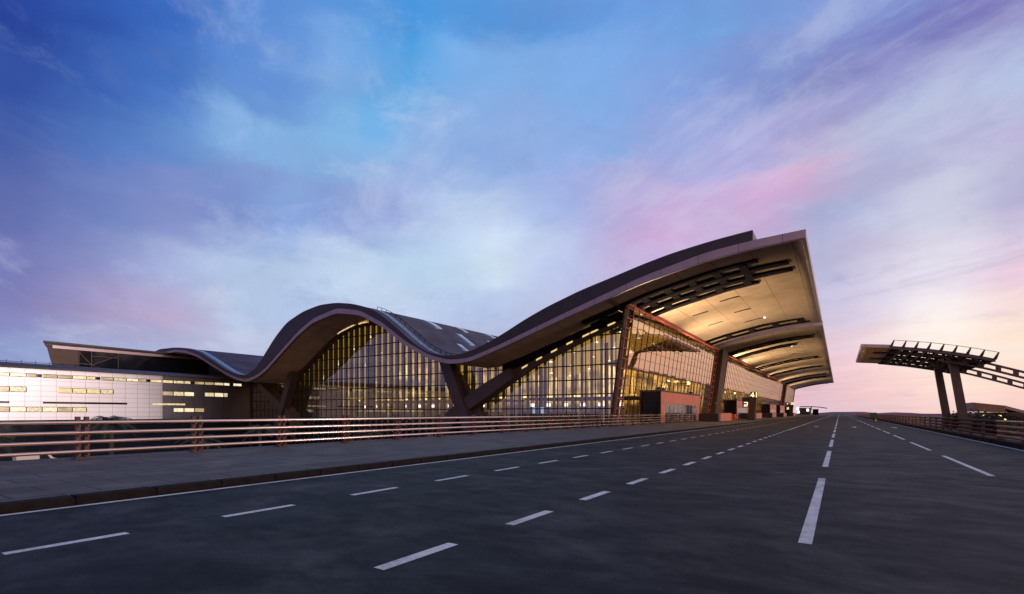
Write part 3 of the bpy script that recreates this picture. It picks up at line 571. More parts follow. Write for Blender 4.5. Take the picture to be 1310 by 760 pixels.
for ya, yb in ((129.3, 135.), (301.5, 306.8)):
    b = MB(); b.hexa([(FB-2.2, ya, .15), (FB+.9, ya, .15), (FB+.9, yb, .15), (FB-2.2, yb, .15)], [(FT-2.2, ya, FH+.6), (FT+.9, ya, FH+.6), (FT+.9, yb, FH+.6), (FT-2.2, yb, FH+.6)]); b.build('column', BROWN, term)
# gold ribbed strip between glass top and soffit
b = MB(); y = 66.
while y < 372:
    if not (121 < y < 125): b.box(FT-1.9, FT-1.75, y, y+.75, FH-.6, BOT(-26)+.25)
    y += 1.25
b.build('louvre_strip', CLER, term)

# front curtain wall
def RIB(pts, w): # two offset polylines round a centre line
    up = []; dn = []
    for i, p in enumerate(pts):
        a = pts[max(i-1, 0)]; c = pts[min(i+1, len(pts)-1)]; dx = c[0]-a[0]; dz = c[1]-a[1]; l = math.hypot(dx, dz)
        ww = w[i] if isinstance(w, list) else w; nx, nz = -dz/l*ww/2, dx/l*ww/2
        up.append((p[0]+nx, p[1]+nz)); dn.append((p[0]-nx, p[1]-nz))
    return up, dn
ARC_H = [(-29.8, -1.5), (-28.6, 1.2), (-26.6, 4.6), (-24.5, 7.9), (-21.6, 11.3), (-17.4, 13.9), (-11.7, 16.92), (-8.5, 18.4), (-4, 19.5), (0, 19.85)]
ARC1 = ARC_H+[(-x, z) for x, z in ARC_H[::-1][1:]]
ARC1 = [(x-81, z) for x, z in ARC1]
ARC2 = [(-58.8, -1.5), (-57.2, .9), (-53.2, 3.42), (-49.9, 5.25), (-44.5, 8.08), (-40.3, 9.9), (-35, 11.96), (-31.1, 13.32), (-26.2, 14.82)]
ARC0 = [(-162+58.8, -1.5), (-162+57.2, .9), (-162+53.2, 3.42), (-162+49.9, 5.25), (-162+44.5, 8.4)][::-1]
def arc_low(x):
    z = 0
    for arc in (ARC1, ARC2):
        if arc[0][0] <= x <= arc[-1][0]:
            z = max(z, interp([p[0] for p in arc], [p[1] for p in arc], x))
    return z
gx0, gx1 = -125., -26.2
b = MB(); xs = frange(gx0, gx1, 1.2)
for i in range(len(xs)-1):
    x0, x1 = xs[i], xs[i+1]; e = random.uniform(-.004, .004)
    z0 = -7.
    for z1 in [.15+2.2*k for k in range(0, 12)]+[99]:
        t0, t1 = BOT(x0), BOT(x1)
        if z0 >= min(t0, t1)-.3: break
        b.face([(x0, S_G-e, z0), (x1, S_G+e, z0), (x1, S_G+e, min(z1, t1)), (x0, S_G-e, min(z1, t0))]); z0 = z1
cw = b.build('curtain_wall', GLF, term)
b = MB(); x = gx0
while x < -27:
    st = 1.72 if x < -52 else 1.62
    b.box(x-.06, x+.06, S_G+.05, S_G+(1.1 if x < -52 else .8), -7, BOT(x)-.05)
    if BOT(x+st/2) < 50: b.box(x+st/2-.045, x+st/2+.045, S_G-.05, S_G+.12, -7, BOT(x+st/2)-.05)
    x += st
b.build('mullion_fins', MULL, cw)
b = MB()
for k in range(0, 10):
    z = .15+2.2*k
    seg = []
    for x in frange(gx0, gx1, .6)+[99]:
        if x < 90 and BOT(x) > z+.1: seg.append(x)
        elif len(seg) > 1: b.box(seg[0], seg[-1], S_G-.10, S_G+.06, z-.085, z+.085); seg = []
        else: seg = []
b.build('transoms', MULL, cw)
# dark infill between the arch ribs and the soffit
for arc, xa, xb in ((ARC1, -103.5, -58.5), (ARC2, -47.5, gx1)):
    ax = [p[0] for p in arc]; az = [p[1] for p in arc]; xs = frange(xa, xb, .8)
    b = MB(); b.prism([(x, BOT(x)+.02) for x in xs], [(x, min(BOT(x), interp(ax, az, x)+.05)) for x in xs], S_G-.28, S_G-.12, smooth=False); sp_ = b.build('spandrel', STEEL, term)
    # lit clerestory slit in it
    x = xa+1.5
    while x < xb-1.2:
        z0 = interp(ax, az, x)+.24; z1 = interp(ax, az, x+1.05)+.24; h_ = .26
        if max(z0, z1)+h_-.45 < BOT(x) and random.random() < .82:
            b = MB(); b.hexa([(x, S_G-.95, z0), (x+1.05, S_G-.95, z1), (x+1.05, S_G-.3, z1), (x, S_G-.3, z0)], [(x, S_G-.95, z0+h_), (x+1.05, S_G-.95, z1+h_), (x+1.05, S_G-.3, z1+h_), (x, S_G-.3, z0+h_)]); b.build('clerestory_window', CLER, sp_)
        x += 1.35
# arch ribs and raking legs
for arc, ws, y0, y1 in ((ARC1, None, S_G-1.25, S_G-.3), (ARC2, None, S_G-2.6, S_G-.32), (ARC0, None, S_G-2.6, S_G-.32)):
    w = []
    for x, z in arc: w.append((2.3 if arc is ARC2 else 1.7) if z < 6 else ((1.8 if arc is ARC2 else 1.3) if z < 9 else (1.0 if z < 12 else .6)))
    up, dn = RIB(arc, w); b = MB()
    lo = [i for i, p in enumerate(arc) if p[1] < 9.9]; hi = [i for i, p in enumerate(arc) if p[1] > 9]
    if arc is ARC1:
        n_ = len(arc)//2; l1 = [i for i in lo if i < n_]; l2 = [i for i in lo if i > n_]
        for l in (l1+[l1[-1]+1], [l2[0]-1]+l2): b.prism([up[i] for i in l], [dn[i] for i in l], y0, y1, smooth=False)
        h2 = range(l1[-1]+1, l2[0]); b.prism([up[i] for i in h2], [dn[i] for i in h2], S_G-.9, y1, smooth=False)
    elif arc is ARC2:
        b.prism([up[i] for i in lo], [dn[i] for i in lo], y0, y1, smooth=False)
        h2 = range(lo[-1], len(arc)); b.prism([up[i] for i in h2], [dn[i] for i in h2], S_G-.9, y1, smooth=False)
    else: b.prism(up, dn, y0, y1, smooth=False)
    b.build('arch_rib', BEAM, term)
for xa, xb in ((-103.5, -109.5), (-58.5, -52.5)):
    up, dn = RIB([(xa, BOT(xa)), ((xa+xb)/2, 4.4), (xb, -1.5)], 2.1 if xa > -90 else 1.6)
    b = MB(); b.prism(up, dn, S_G-3.0, S_G-1.3, smooth=False); b.build('raking_leg', BEAM, term)
# inside the hall
b = MB(); b.box(gx0, -27.2, S_G+1, 104, -7, -.05); b.box(-60, -27.2, 104, 370, -3, -.05); b.build('hall_floor', FLOOR, term)
b = MB(); xs = frange(gx0, -41, 1.2)
for i in range(len(xs)-1):
    b.face([(xs[i], 97, -.05), (xs[i+1], 97, -.05), (xs[i+1], 97, BOT(xs[i+1])), (xs[i], 97, BOT(xs[i]))])
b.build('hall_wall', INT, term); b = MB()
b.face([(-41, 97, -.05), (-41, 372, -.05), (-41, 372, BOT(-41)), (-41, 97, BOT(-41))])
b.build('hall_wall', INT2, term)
b = MB(); b.box(gx0-.3, gx0-.08, S_G-.35, 97, -7, BOT(gx0)); b.build('side_wall', BROWN, term)
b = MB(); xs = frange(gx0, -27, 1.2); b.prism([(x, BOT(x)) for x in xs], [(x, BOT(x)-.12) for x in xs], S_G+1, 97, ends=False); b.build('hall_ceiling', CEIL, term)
b = MB(); b.box(-100, -60, 88, 96.8, 4.2, 4.6); b.box(-52, -30, 84, 96.8, 4.2, 4.6); gal = b.build('gallery', BROWN, term)
for y in (76, 84, 92):
    b = MB()
    for x in frange(-104, -60, 5.5)+frange(-46, -29, 4.2): b.box(x-.22, x+.22, y-.22, y+.22, BOT(x)-1.1, BOT(x)-.9); b.box(x-.02, x+.02, y-.02, y+.02, BOT(x)-.9, BOT(x))
    b.build('pendant_lamp_row', LAMPW, term)
for x in list(frange(-98, -62, 4.5))+list(frange(-50, -32, 3.4)):
    b = MB(); w = random.uniform(.5, 1.1); b.box(x-w/2, x+w/2, 83.4, 83.8, 2.9, 3.5); b.build('hall_lamp', WHITE_E, term)
for x in frange(-104, -31, 5.6):
    b = MB(); w = random.uniform(.8, 2.2); b.box(x-w/2, x+w/2, 86.5, 87, 4.75, 5.05); b.build('hall_lamp', YEL_E, term)
for x, y in ((-92, 80), (-70, 80), (-46, 80), (-34, 82)):
    b = MB(); b.tube([(x, y, -.05), (x, y, BOT(x)-.1)], .34, 12); b.build('hall_column', BROWN, term)
for k in range(9):  # desks / lit panels on the hall floor
    x = random.uniform(-100, -32); b = MB(); b.box(x, x+random.uniform(1.5, 3), 78+random.random()*8, 88, -.04, 1.9); b.build('check_in_desk', BROWN, term)
for x in (-46.3, -44.6): 
    b = MB(); b.box(x, x+.9, 77.5, 77.7, 1.6, 2.7); b.build('display_screen', mat_emit('screen_blue', (.35, .6, 1.), .8), term)

# entrance pods on the kerb side
def pod(y0, y1, x1=-23., h=5.25):
    v = MB(); v.box(FX(.2)+.1, x1, y0, y1, h-.28, h); pod_ = v.build('entrance_pod', BROWN, term)
    b = MB(); b.box(FX(.2)+.2, x1-.05, y0+.02, y0+.14, .152, h-.29); b.build('side_glazing', DARKG, pod_)
    b = MB(); b.box(x1-.16, x1-.02, y0+.16, y1-.02, 3.15, h-.285); b.box(x1-.16, x1-.02, y0+.16, y0+2.2, .152, 3.145); b.box(x1-.16, x1-.02, y1-2.4, y1-.02, .152, 3.145); b.build('red_wall', REDB, pod_)
    b = MB(); n = int((y1-y0-5)/2.3); yy = y0+2.25
    for i in range(n):
        b.box(x1-.12, x1-.06, yy+.06, yy+2.2, .20, 3.1); yy += (y1-y0-4.7)/n
    b.build('door', DARKG, pod_)
    b = MB(); yy = y0+2.25; b.box(x1-.14, x1-.02, yy-.05, y1-2.45, 3.05, 3.14)
    for i in range(n+1):
        b.box(x1-.14, x1-.02, yy-.05, yy+.05, .152, 3.14); yy += (y1-y0-4.7)/n
    b.build('door_frame', GREYM, pod_)
    b = MB(); b.box(x1-1.4, x1-.4, y0+3, y1-3, 2.9, 3.0); b.build('lamp', WHITE_E, pod_)
for y0, y1 in ((77, 102.4), (145, 165), (222, 245), (262, 285), (318, 340)): pod(y0, y1)
for y, z in ((99, 7.3), (150, 7.0), (190, 6.4), (318, 6.5)):
    b = MB(); b.bar((FX(z), y, z), (FX(z)+1.3, y, z+.1), .12, .12); fx = b.build('lamp_bracket', STEEL, term)
    b = MB(); b.box(FX(z)+1.1, FX(z)+1.5, y-.25, y+.25, z-.1, z+.35); b.build('lamp', YEL_E, fx)

# up-lights on the pod roofs that wash the soffit
def uplight(x, y, z, tx, ty, tz, power, size=1.1):
    b = MB(); b.box(x-.3, x+.3, y-.5, y+.5, z-.35, z-.05); b.build('uplight', BLACK, term)
    l = bpy.data.lights.new('uplight_lamp', 'SPOT'); l.energy = power*1.4; l.color = (1., .71, .43); l.spot_size = R(115); l.spot_blend = 1.; l.shadow_soft_size = 1.2
    o = bpy.data.objects.new('uplight_lamp', l); COL.objects.link(o); o.location = (x, y, z+.1)
    o.rotation_euler = (Vector((tx, ty, tz))-Vector((x, y, z))).to_track_quat('-Z', 'Y').to_euler()
for (x, y, z, tx, ty, p) in ((-23.6, 80, 5.7, -14, 84, 22000), (-23.6, 98, 5.7, -15, 100, 30000), (-23., 116, 4., -14, 114, 18000), (-23.6, 147, 5.7, -14, 150, 22000), (-23.6, 163, 5.7, -14, 168, 22000),
        (-23, 195, 4.5, -14, 198, 22000), (-23.6, 228, 5.7, -14, 230, 24000), (-23.6, 270, 5.7, -14, 272, 26000), (-23.6, 322, 5.7, -14, 325, 26000)):
    uplight(x, y, z, tx, ty, 19, p)
uplight(-23.4, 77.6, 5.7, -11, 70, 18.5, 13000)

# ------------------------------------------------------------------ concourse on the left
conc = thing('concourse_building', (-125, 30, -7), 'long low pale-panelled concourse with rows of lit windows, left of the wavy terminal', 'building')
FXC = -125.
b = MB(); b.box(FXC-.6, FXC, -45, 50.1, -7, 9.85); wall = b.build('panel_wall', PINKW, conc)
b = MB(); b.box(FXC-.6, FXC, 50.102, 69.6, -7, 9.85); b.build('painted_shade_wall', SHADEPAN, conc)  # far end of the same wall, shade painted into its panels
b = MB(); b.hexa([(FXC-11, -45, 9.4), (FXC+.45, -45, 9.86), (FXC+.45, 69.4, 9.86), (FXC-11, 69.4, 9.4)], [(FXC-11, -45, 12.1), (FXC+.45, -45, 10.15), (FXC+.45, 69.4, 10.15), (FXC-11, 69.4, 11.4)]); r_ = b.build('roof', CROOF, conc)
b = MB(); b.box(FXC-.3, FXC+.02, -45, 69.5, -7, .35); b.build('dark_base', DARKG, conc)
b = MB()
for y in frange(-44, 60, 2.): b.bar((FXC-3, y, 10.9), (FXC-3, y, 11.55), .06, .06)
b.tube([(FXC-3, -44, 11.55), (FXC-3, 60, 11.1)], .05, 6); b.build('roof_rail', STEEL, r_)
def win(y0, y1, z0, z1, m):
    b = MB(); b.box(FXC-.2, FXC+.012, y0, y1, z0, z1); w = b.build('window', random.choice(WSET) if m in (LWIN, LWIN2) else m, conc)
    b = MB(); b.box(FXC-.1, FXC+.05, y1-.06, y1+.06, z0-.03, z1+.03); b.box(FXC-.1, FXC+.07, y0-.05, y1-.061, z1-.02, z1+.06); b.box(FXC-.1, FXC+.06, y0-.05, y1-.061, z0-.06, z0+.02); b.build('frame', STEEL, w)
P = 2.2; J0 = 30.3-P*34
def jy(k): return J0+P*k
for k in range(8, 52):
    y = jy(k)
    if y > 67: break
    if k % 4 == 1:
        win(y+.06, y+1.35, 8.33, 8.93, LWIN); b = MB(); b.box(FXC-.15, FXC+.014, y+1.45, y+2.1, 8.33, 8.93); b.build('window', DARKG, conc)
    else: win(y+.06, y+2.1, 8.33, 8.93, LWIN)
def row(ya, yb, z0, z1, m):
    k = 0
    while jy(k+1) <= ya+.3: k += 1
    y = jy(k)
    while y < yb-.5: win(y+.06, min(y+2.1, yb), z0, z1, m); y += P
row(16, 28, 5.55, 6.45, LWIN2); row(32.5, 41.3, 5.55, 6.45, LWIN2); row(50.2, 56.9, 5.55, 6.45, LWIN2); row(59.1, 64.2, 5.55, 6.45, LWIN2)
row(10, 37, 1.9, 2.75, LWIN2); row(52.5, 59.4, 1.9, 2.75, LWIN2); row(32.4, 35.2, -1.5, -.75, LWIN2); row(44, 49, -1.5, -.75, LWIN2); row(56, 60, -1.5, -.75, LWIN2)
for ya, yb, m in ((22, 25.8, DARKG), (30.3, 43.6, DARKG), (48.2, 54.7, LWIN)):
    b = MB(); b.box(FXC-.15, FXC+.012, ya, yb, 3.42, 3.78); b.build('slot_window', m, conc)
# upper pavilion
PX = -150.
b = MB(); b.hexa([(PX-24, 44.7, 16.9), (PX, 36.7, 16.9), (PX, 72, 16.6), (PX-24, 72, 16.6)], [(PX-24, 44.5, 17.5), (PX, 36.5, 17.5), (PX, 72, 17.2), (PX-24, 72, 17.2)])
b.hexa([(PX-24, 44.3, 17.52), (PX+.5, 36.3, 17.52), (PX+.5, 72, 17.22), (PX-24, 72, 17.22)], [(PX-24, 44.3, 17.95), (PX+.5, 36.3, 17.95), (PX+.5, 72, 17.65), (PX-24, 72, 17.65)])
up_ = b.build('pavilion_roof', ROOFE, conc)
b = MB(); b.box(PX-.3, PX+.08, 38, 72, 16.45, 17.1); b.build('fascia', FASC, up_)
b = MB(); b.hexa([(PX-20, 45, 9.5), (PX-.1, 38.6, 9.5), (PX-.1, 42.6, 9.5), (PX-20, 48, 9.5)], [(PX-20, 44.4, 16.85), (PX-.1, 37, 16.85), (PX-.1, 42.6, 16.85), (PX-20, 48, 16.85)]); b.build('end_wall', BROWN, conc)
b = MB(); b.box(PX-1.2, PX-.6, 42.6, 72, 9.5, 16.5); b.build('dark_glazing', DARKG, conc)
b = MB()
for y in (42.8, 45.2, 50.5): b.bar((PX-.3, y, 10), (PX-.3, y, 16.5), .16, .16)
for p, q in (((42.8, 16), (45.2, 13.2)), ((45.2, 13.2), (50.5, 15.8)), ((45.2, 13.2), (50.5, 11)), ((42.8, 13.4), (45.2, 13.2)), ((45.2, 15.3), (50.5, 15.3))):
    b.bar((PX-.3, p[0], p[1]), (PX-.3, q[0], q[1]), .14, .14)
b.build('bracing', BEAM, conc)

# ------------------------------------------------------------------ kerbside furniture
def planter(length):
    t = thing('planter', (0, 0, 0), 'x', 'planter', 'red barrier planters along the kerb')
    b = MB(); b.box(-.75, .75, .35, length, .06, 1.42); b.box(-.8, .8, .3, length+.05, 1.42, 1.50); b.build('red_body', REDB, t)
    b = MB(); b.box(-2.6, .72, -1.3, .34, .05, 1.46); b.build('black_block', BLACK, t)
    b = MB(); b.box(-.6, .6, .5, length-.15, 0, .06); b.build('plinth', KERB, t)
    return t
pl0 = None
for x, y, ln, lab in ((-18.3, 93.6, 11, 'nearest red planter with black end block, where the left guard rail ends'), (-18.3, 139, 14, 'red planter with black end block just behind the pylon numbered 4'),
                      (-18.3, 176, 14, 'red planter with black end block, third along the kerb from the guard rail'), (-18.3, 214, 14, 'small red planter with black end block beside the farther sign pylon'), (-18.3, 262, 14, 'farthest red planter, almost at the end of the terminal')):
    if pl0 is None: pl0 = planter(ln); o = pl0
    else: o = copy_tree(pl0)
    o.location = (x, y, .148); o['label'] = lab
def bollard():
    t = thing('bollard', (0, 0, 0), 'slim orange bollard in the short row behind the nearest red planter', 'bollard', 'orange bollards behind the nearest planter')
    b = MB(); b.tube([(0, 0, 0), (0, 0, 1.2), (0, 0, 1.26)], [.16, .16, .10], 10); b.build('post', ORANGE, t)
    b = MB(); b.tube([(0, 0, .9), (0, 0, 1.05)], .165, 10); b.build('band', RED, t)
    return t
b0 = bollard()
for i, y in enumerate((107.5, 109.5, 112.5, 114.5)):
    o = b0 if i == 0 else copy_tree(b0); o.location = (-18.2, y, .148)
def glyph(num, parent):
    b = MB(); y0, y1 = -.40, -.365
    if num == '4':
        b.hexa([(.30, y0, 5.95), (.30, y1, 5.95), (-.12, y1, 5.38), (-.12, y0, 5.38)], [(.50, y0, 6.05), (.50, y1, 6.05), (.10, y1, 5.38), (.10, y0, 5.38)])
        b.box(-.12, .78, y0, y1, 5.22, 5.40); b.box(.34, .56, y0, y1, 5.0, 6.05)
    else:
        for z in (5.0, 5.43, 5.87): b.box(.0, .70, y0, y1, z, z+.18)
        b.box(.50, .72, y0, y1, 5.0, 6.05)
    return b.build('numeral', SIGN_E, parent)
def pylon(num, label):
    t = thing('sign_pylon', (0, 0, 0), label, 'sign', 'gate sign pylons on the kerb')
    b = MB(); b.hexa([(-.75, -.3, 0), (.55, -.3, 0), (.55, .5, 0), (-.75, .5, 0)], [(-.05, -.3, 6.2), (1.25, -.3, 6.2), (1.25, .5, 6.2), (-.05, .5, 6.2)]); b.build('pylon_body', BROWN, t)
    b = MB(); b.box(-.95, .75, -.45, .65, 0, .12); b.build('base', STEEL, t)
    b = MB(); b.box(-.15, .85, -.36, -.31, 4.95, 6.1); lb = b.build('head_panel', BLACK, t)
    glyph(num, t)
    b = MB(); b.box(1.0, 1.16, -.36, -.31, 4.95, 6.1); b.build('edge_light', YEL_E, t)
    b = MB(); b.box(-1.75, -.20, -.25, .25, 2.75, 5.0); sb = b.build('sign_box', BLACK, t)
    b = MB(); z = -.27
    b.box(-1.45, -.65, z, z+.03, 3.75, 3.95); b.box(-.85, -.65, z, z+.03, 3.4, 3.75); b.box(-1.45, -.65, z, z+.03, 3.2, 3.40); b.box(-1.45, -1.2, z, z+.03, 2.95, 3.2); b.box(-1.2, -.65, z, z+.03, 2.95, 3.08)
    b.build('pictogram', SIGN_E, sb)
    return t
p4 = pylon('4', 'leaning brown sign pylon with lit numeral 4, the nearer of the two'); p4.location = (-16.4, 122, .148)
p3 = pylon('3', 'farther leaning brown sign pylon with a lit numeral 3 near the terminal end'); p3.location = (-17.6, 246, .148)

# shelter beyond the terminal
sh = thing('kerb_shelter', (-14, 420, 0), 'small dark kiosk with lit signs and a thin curved wing roof beyond the terminal end', 'kiosk')
b = MB(); b.box(-25, -17.5, 415, 428, .15, 5.2); b.build('kiosk_body', BROWN, sh)
b = MB(); xs = frange(-24, -7.5, 1.5); b.prism([(x, 6.4-.008*(x+20)**2) for x in xs], [(x, 6.0-.009*(x+20)**2) for x in xs], 414, 430); b.build('wing_roof', STEEL, sh)
b = MB(); b.tube([(-18, 422, .1), (-17, 422, 6)], .35, 8); b.build('strut', STEEL, sh)
for x, z in ((-25.2, 4.6), (-24.8, 2.2), (-19, 3.6)):
    b = MB(); b.box(x-.7, x+.7, 414.6, 414.9, z-.9, z+.9); b.build('lit_sign', WHITE_E, sh)
tk = thing('ticket_kiosk', (-13.6, 418, 0), 'plain dark box kiosk under the tip of the shelter wing roof', 'kiosk')
b = MB(); b.box(-16, -12.6, 416, 420, .15, 4.); b.build('cabin', STEEL, tk)
b = MB(); b.box(-16.2, -12.4, 415.8, 420.2, 4.0, 4.3); b.build('roof', CROOF, tk)
# road-end sign and cone
gs = thing('road_sign', (5.9, 128, 0), 'small green notice board on a post at the far right edge of the road', 'sign')
b = MB(); b.box(5.35, 6.45, 128, 128.08, .75, 1.75); b.build('board', GREEN, gs)
b = MB(); b.tube([(5.9, 128.14, 0), (5.9, 128.14, 1.6)], .05, 8); b.build('post', STEEL, gs)
cn = thing('traffic_cone', (5.3, 108, 0), 'orange traffic cone standing in front of the green notice board', 'traffic cone')
b = MB(); b.tube([(5.3, 108, .04), (5.3, 108, .72)], [.17, .03], 12); b.build('cone_body', ORANGE, cn)
b = MB(); b.box(5.08, 5.52, 107.78, 108.22, 0.003, .045); b.build('base', RUB, cn)
b = MB(); b.tube([(5.3, 108, .34), (5.3, 108, .5)], [.122, .084], 12, False); b.build('band', WHITEP, cn)

# ------------------------------------------------------------------ canopy on the right
can = thing('canopy', (28, 200, -7), 'steel roadside canopy with a perforated curved deck on two leaning columns, right of the road', 'canopy')
CY0, CY1 = 178., 232.
CT = smooth_profile([(-4, 22.1), (5, 21.6), (12, 20.9), (20, 19.6), (27, 18.0), (33, 16.3), (40, 13.6), (50, 9.6), (60, 5.0), (75, -3)], 1.5)
xs = frange(5.2, 12.5, .9); b = MB(); b.prism([(x, CT(x)+.2) for x in xs], [(x, CT(x)-.7) for x in xs], CY0, CY1); tip = b.build('eave_tip', FASC, can)
b = MB(); xs = frange(6.0, 12.4, .9); b.prism([(x, CT(x)-.71) for x in xs], [(x, CT(x)-.78) for x in xs], CY0+2, CY1-.5); b.build('soffit', TAN, tip)
for yc in (192, 212):
    b = MB(); xs = frange(8.5, 12.4, .8); b.prism([(x, CT(x)-.8) for x in xs], [(x, CT(x)-.95) for x in xs], yc-3, yc+3); b.build('slot', BLACK, tip)
# perforated deck: a sheet with missing cells, and joists
b = MB(); nx, ny = 84, 40
for i in range(nx):
    x0 = 12.+i*22/nx; x1 = x0+22/nx
    for j in range(ny):
        y0 = CY0+j*(CY1-CY0)/ny; y1 = y0+(CY1-CY0)/ny
        if (j % 5 == 2) and (i % 8 not in (0, 1, 2)) and i > 12 and random.random() < .75: continue
        b.face([(x0, y0, CT(x0)-.15), (x1, y0, CT(x1)-.15), (x1, y1, CT(x1)-.15), (x0, y1, CT(x0)-.15)])
b.build('perforated_deck', STEEL, can)
b = MB()
for k in range(9):
    x = 12.2+k*2.7; b.box(x-.15, x+.15, CY0, CY1, CT(x)-.85, CT(x)-.2)
for y in (CY0+.2, CY1-.2, 190, 206, 219):
    xs = frange(12, 34, 1.); b.prism([(x, CT(x)-.16) for x in xs], [(x, CT(x)-1.0) for x in xs], y-.25, y+.25)
b.build('joists', BEAM, can)
for k in range(9):
    x = 12.3+k*2.7; b = MB(); z = CT(x)
    b.hexa([(x-.5, CY0-.3, z-.4), (x+.3, CY0-.3, z-.4), (x+.3, CY0+.5, z-.4), (x-.5, CY0+.5, z-.4)], [(x+.5, CY0-.8, z+1.45), (x+.75, CY0-.8, z+1.45), (x+.75, CY0-.3, z+1.45), (x+.5, CY0-.3, z+1.45)]); b.build('bracket', BEAM, can)
b = MB(); b.tube([(12.9+k*2.7, CY0-.6, CT(12.3+k*2.7)+1.4) for k in range(9)], .07, 6); b.build('top_wire', STEEL, can)
for y in (187., 213.):
    b = MB(); b.hexa([(29.1, y-.9, -7), (31.1, y-.9, -7), (31.1, y+.9, -7), (29.1, y+.9, -7)], [(25.7, y-.8, CT(26)-.3), (27.6, y-.8, CT(28)-.3), (27.6, y+.8, CT(28)-.3), (25.7, y+.8, CT(26)-.3)]); b.build('column', BEAM, can)
for y in (184., 206.):
    xs = frange(24, 70, 1.2)
    def cz(x): return CT(x)-.7
    b = MB(); b.prism([(x, cz(x)) for x in xs], [(x, cz(x)-.55) for x in xs], y-.4, y+.4); b.prism([(x, cz(x)-1.5) for x in xs], [(x, cz(x)-2.05) for x in xs], y-.4, y+.4)
    x = 25.
    while x < 69: b.hexa([(x, y-.38, cz(x)-1.52), (x+1, y-.38, cz(x+1)-1.52), (x+1, y+.38, cz(x+1)-1.52), (x, y+.38, cz(x)-1.52)], [(x, y-.38, cz(x)-.53), (x+1, y-.38, cz(x+1)-.53), (x+1, y+.38, cz(x+1)-.53), (x, y+.38, cz(x)-.53)]); x += 3.4
    b.build('girder', BEAM, can)

# low station pavilion behind it
pv = thing('station_pavilion', (50, 262, -7), 'low tan pavilion with a sagging grey roof behind the canopy columns at the far right', 'building')
b = MB(); b.hexa([(43.4, 260, 2.4), (52.4, 260, 1.9), (52.4, 276, 1.9), (43.4, 276, 2.4)], [(43.4, 260, 5.7), (52.4, 260, 4.4), (52.4, 276, 4.4), (43.4, 276, 5.7)]); b.build('tan_fascia', TAN, pv)
b = MB(); prof = [(52.4, 4.4), (54.5, 3.6), (57, 2.7), (60, 2.5), (65, 3.2), (72, 5.0), (80, 6.4)]; b.prism(prof, [(x, z-1.1) for x, z in prof], 260, 276); b.build('roof', GREYM, pv)
b = MB(); b.box(44, 80, 262, 275, -7, 1.85); b.build('wall', DARKG, pv)
for x, z in ((48.5, -.2), (51.2, .4), (52.6, -.9), (46.6, .6), (58, -3.5), (60.5, -4.6), (57.2, -4.2), (62, -5.4)):
    b = MB(); b.box(x-.35, x+.35, 261.2, 261.6, z-.35, z+.35); b.build('lamp', YEL_E, pv)

# distant masts with lights
for x, y, h_, lab in ((76, 470, 3.4, 'distant floodlight mast left of the canopy columns, tallest of the pair'), (84, 470, 2.6, 'distant floodlight mast nearer to the canopy columns, shorter of the pair')):
    t = thing('floodlight_mast', (x, y, -7), lab, 'light mast', 'floodlight masts in the distance')
    b = MB(); b.tube([(x, y, -7), (x, y, h_)], [.35, .2], 8); b.build('mast', STEEL, t)
    b = MB(); b.box(x-1.1, x+1.1, y-.5, y-.2, h_-.3, h_+.9); b.build('lamp_head', WHITE_E, t)

# ------------------------------------------------------------------ plants
def palm(seed, h):
    rnd = random.Random(seed); t = thing('palm_tree', (0, 0, 0), 'x', 'palm tree', 'palms below the left guard rail')
    b = MB(); b.tube([(0, 0, 0), (.1, .05, h*.4), (.05, .12, h*.8), (0, .1, h)], [.28, .22, .19, .2], 9); b.build('trunk', BARK, t)
    b = MB()
    for k in range(26):
        an = k*2.4+rnd.random()*.4; rise = rnd.uniform(.1, 1.25); ln = rnd.uniform(2.0, 2.9)
        prev = None; n = 9
        for i in range(n+1):
            u = i/n; r = ln*u*math.cos(rise*(1-.3*u)); z = h+ln*(math.sin(rise)*u-.75*u*u)
            p = Vector((r*math.cos(an), r*math.sin(an), z))
            if prev is not None:
                d = (p-prev).normalized(); side = d.cross(Vector((0, 0, 1))).normalized()
                for sg in (-1, 1):
                    for q in (.0, .5):
                        c = prev.lerp(p, q); w = .62*(1-abs(u-.4)*1.0)
                        e = c+side*sg*w+d*.32-Vector((0, 0, .22*w+.05*rnd.random())); b.face([c-d*.04, c+d*.06, e])
                b.bar(prev, p, .035, .035)
            prev = p
    b.build('crown', LEAF, t); return t
pa = palm(1, 7.6)
spots = [(-60, 19.5, 0, 'palm whose dark fronds just show above the top tube of the left guard rail'), (-66, 12, 1.1, 'palm low behind the guard rail at the left edge of the photo'), (-57, 26.5, 2.0, 'palm behind the guard rail just right of the one that tops the rail'),
         (-62, 36, 2.9, 'palm behind the guard rail in front of the darker end of the concourse'), (-70, 44, .7, 'palm behind the guard rail below the left roof trough'), (-58, 50, 4.0, 'palm behind the guard rail before the left raking legs of the terminal')]
for i, (x, y, rz, lab) in enumerate(spots):
    o = pa if i == 0 else copy_tree(pa); o.location = (x, y, -7 if i == 0 else -8.2-.4*(i % 3)); o.rotation_euler.z = rz; o['label'] = lab
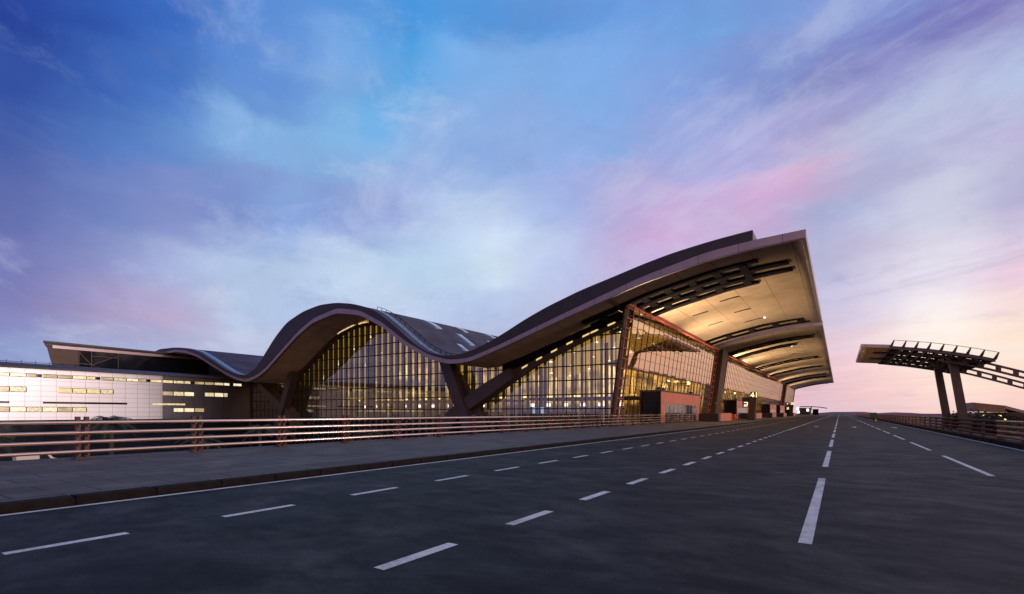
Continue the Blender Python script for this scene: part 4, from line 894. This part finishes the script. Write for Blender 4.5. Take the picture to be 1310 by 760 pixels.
def shrub(seed, r, h):
    rnd = random.Random(seed); t = thing('shrub', (0, 0, 0), 'x', 'shrub')
    b = MB(); b.tube([(0, 0, 0), (.1, 0, h*.6)], [.18, .08], 7)
    for k in range(5): an = k*1.3; b.tube([(.05, 0, h*.35), (r*.5*math.cos(an), r*.5*math.sin(an), h*.7)], [.07, .03], 5)
    b.build('trunk', BARK, t)
    b = MB()
    cl = [(rnd.uniform(-.6, .6)*r, rnd.uniform(-.6, .6)*r, h*rnd.uniform(.35, .9)) for _ in range(16)]
    for k in range(1500):
        c = rnd.choice(cl); p = Vector((rnd.gauss(c[0], r*.2), rnd.gauss(c[1], r*.2), rnd.gauss(c[2], h*.09)))
        d = Vector((rnd.gauss(0, 1), rnd.gauss(0, 1), rnd.gauss(0, 1))).normalized(); e = d.orthogonal()*.12; b.face([p-d*.16, p+e, p+d*.16, p-e])
    b.build('crown', LEAF2, t); return t
s0 = shrub(3, 2.4, 4.2)
for i, (x, y, s, g, lab) in enumerate(((32.5, 204, 2.15, 0, 'dark shrub growing between the two canopy columns'), (36.5, 198, 1.95, 0, 'dark shrub just right of the nearer canopy column'), (41, 206, 1.6, 0, 'dark shrub in front of the tan pavilion'),
        (-46, 30, 1.2, 1, 'leafy shrub below the left guard rail near the palm that tops it'), (-44, 17, 1.1, 1, 'leafy shrub below the left guard rail towards the left photo edge'), (-48, 42, 1.2, 1, 'leafy shrub below the left guard rail under the roof trough'), (-40, 52, 1.1, 1, 'leafy shrub below the left guard rail by the middle glass arch'))):
    o = s0 if i == 0 else copy_tree(s0); o.location = (x, y, -7); o.scale = (s, s, s); o.rotation_euler.z = i*1.3; o['label'] = lab; o['group'] = 'shrubs by the canopy' if g == 0 else 'shrubs below the left guard rail'

# parked van below the rail
vn = thing('parked_van', (-104, 22, -7), 'white van with a red band parked below the guard rail, far left', 'van')
def van(t, x, y):
    b = MB(); prof = [(0, .5), (0, 2.2), (.25, 2.45), (3.6, 2.45), (4.3, 1.65), (5.2, 1.45), (5.35, .9), (5.3, .5)]
    b.hexa([(x-1, y+p, -7+q) for p, q in prof], [(x+1, y+p, -7+q) for p, q in prof]); b.build('body', WHITEP, t)
    b = MB(); b.box(x-1.012, x+1.012, y+.1, y+5.1, -6.0, -5.75); b.build('red_band', RED, t)
    b = MB(); b.hexa([(x-1.01, y+2.6, -5.6), (x+1.01, y+2.6, -5.6), (x+1.01, y+4.0, -5.6), (x-1.01, y+4.0, -5.6)], [(x-1.01, y+2.6, -4.8), (x+1.01, y+2.6, -4.8), (x+1.01, y+3.5, -4.8), (x-1.01, y+3.5, -4.8)]); b.build('window', DARKG, t)
    for dy in (1., 4.3):
        for sx in (-1, 1):
            b = MB(); b.tube([(x+sx*.75, y+dy, -6.62), (x+sx*1.03, y+dy, -6.62)], .38, 16); b.build('wheel', RUB, t)
van(vn, -104, 22)
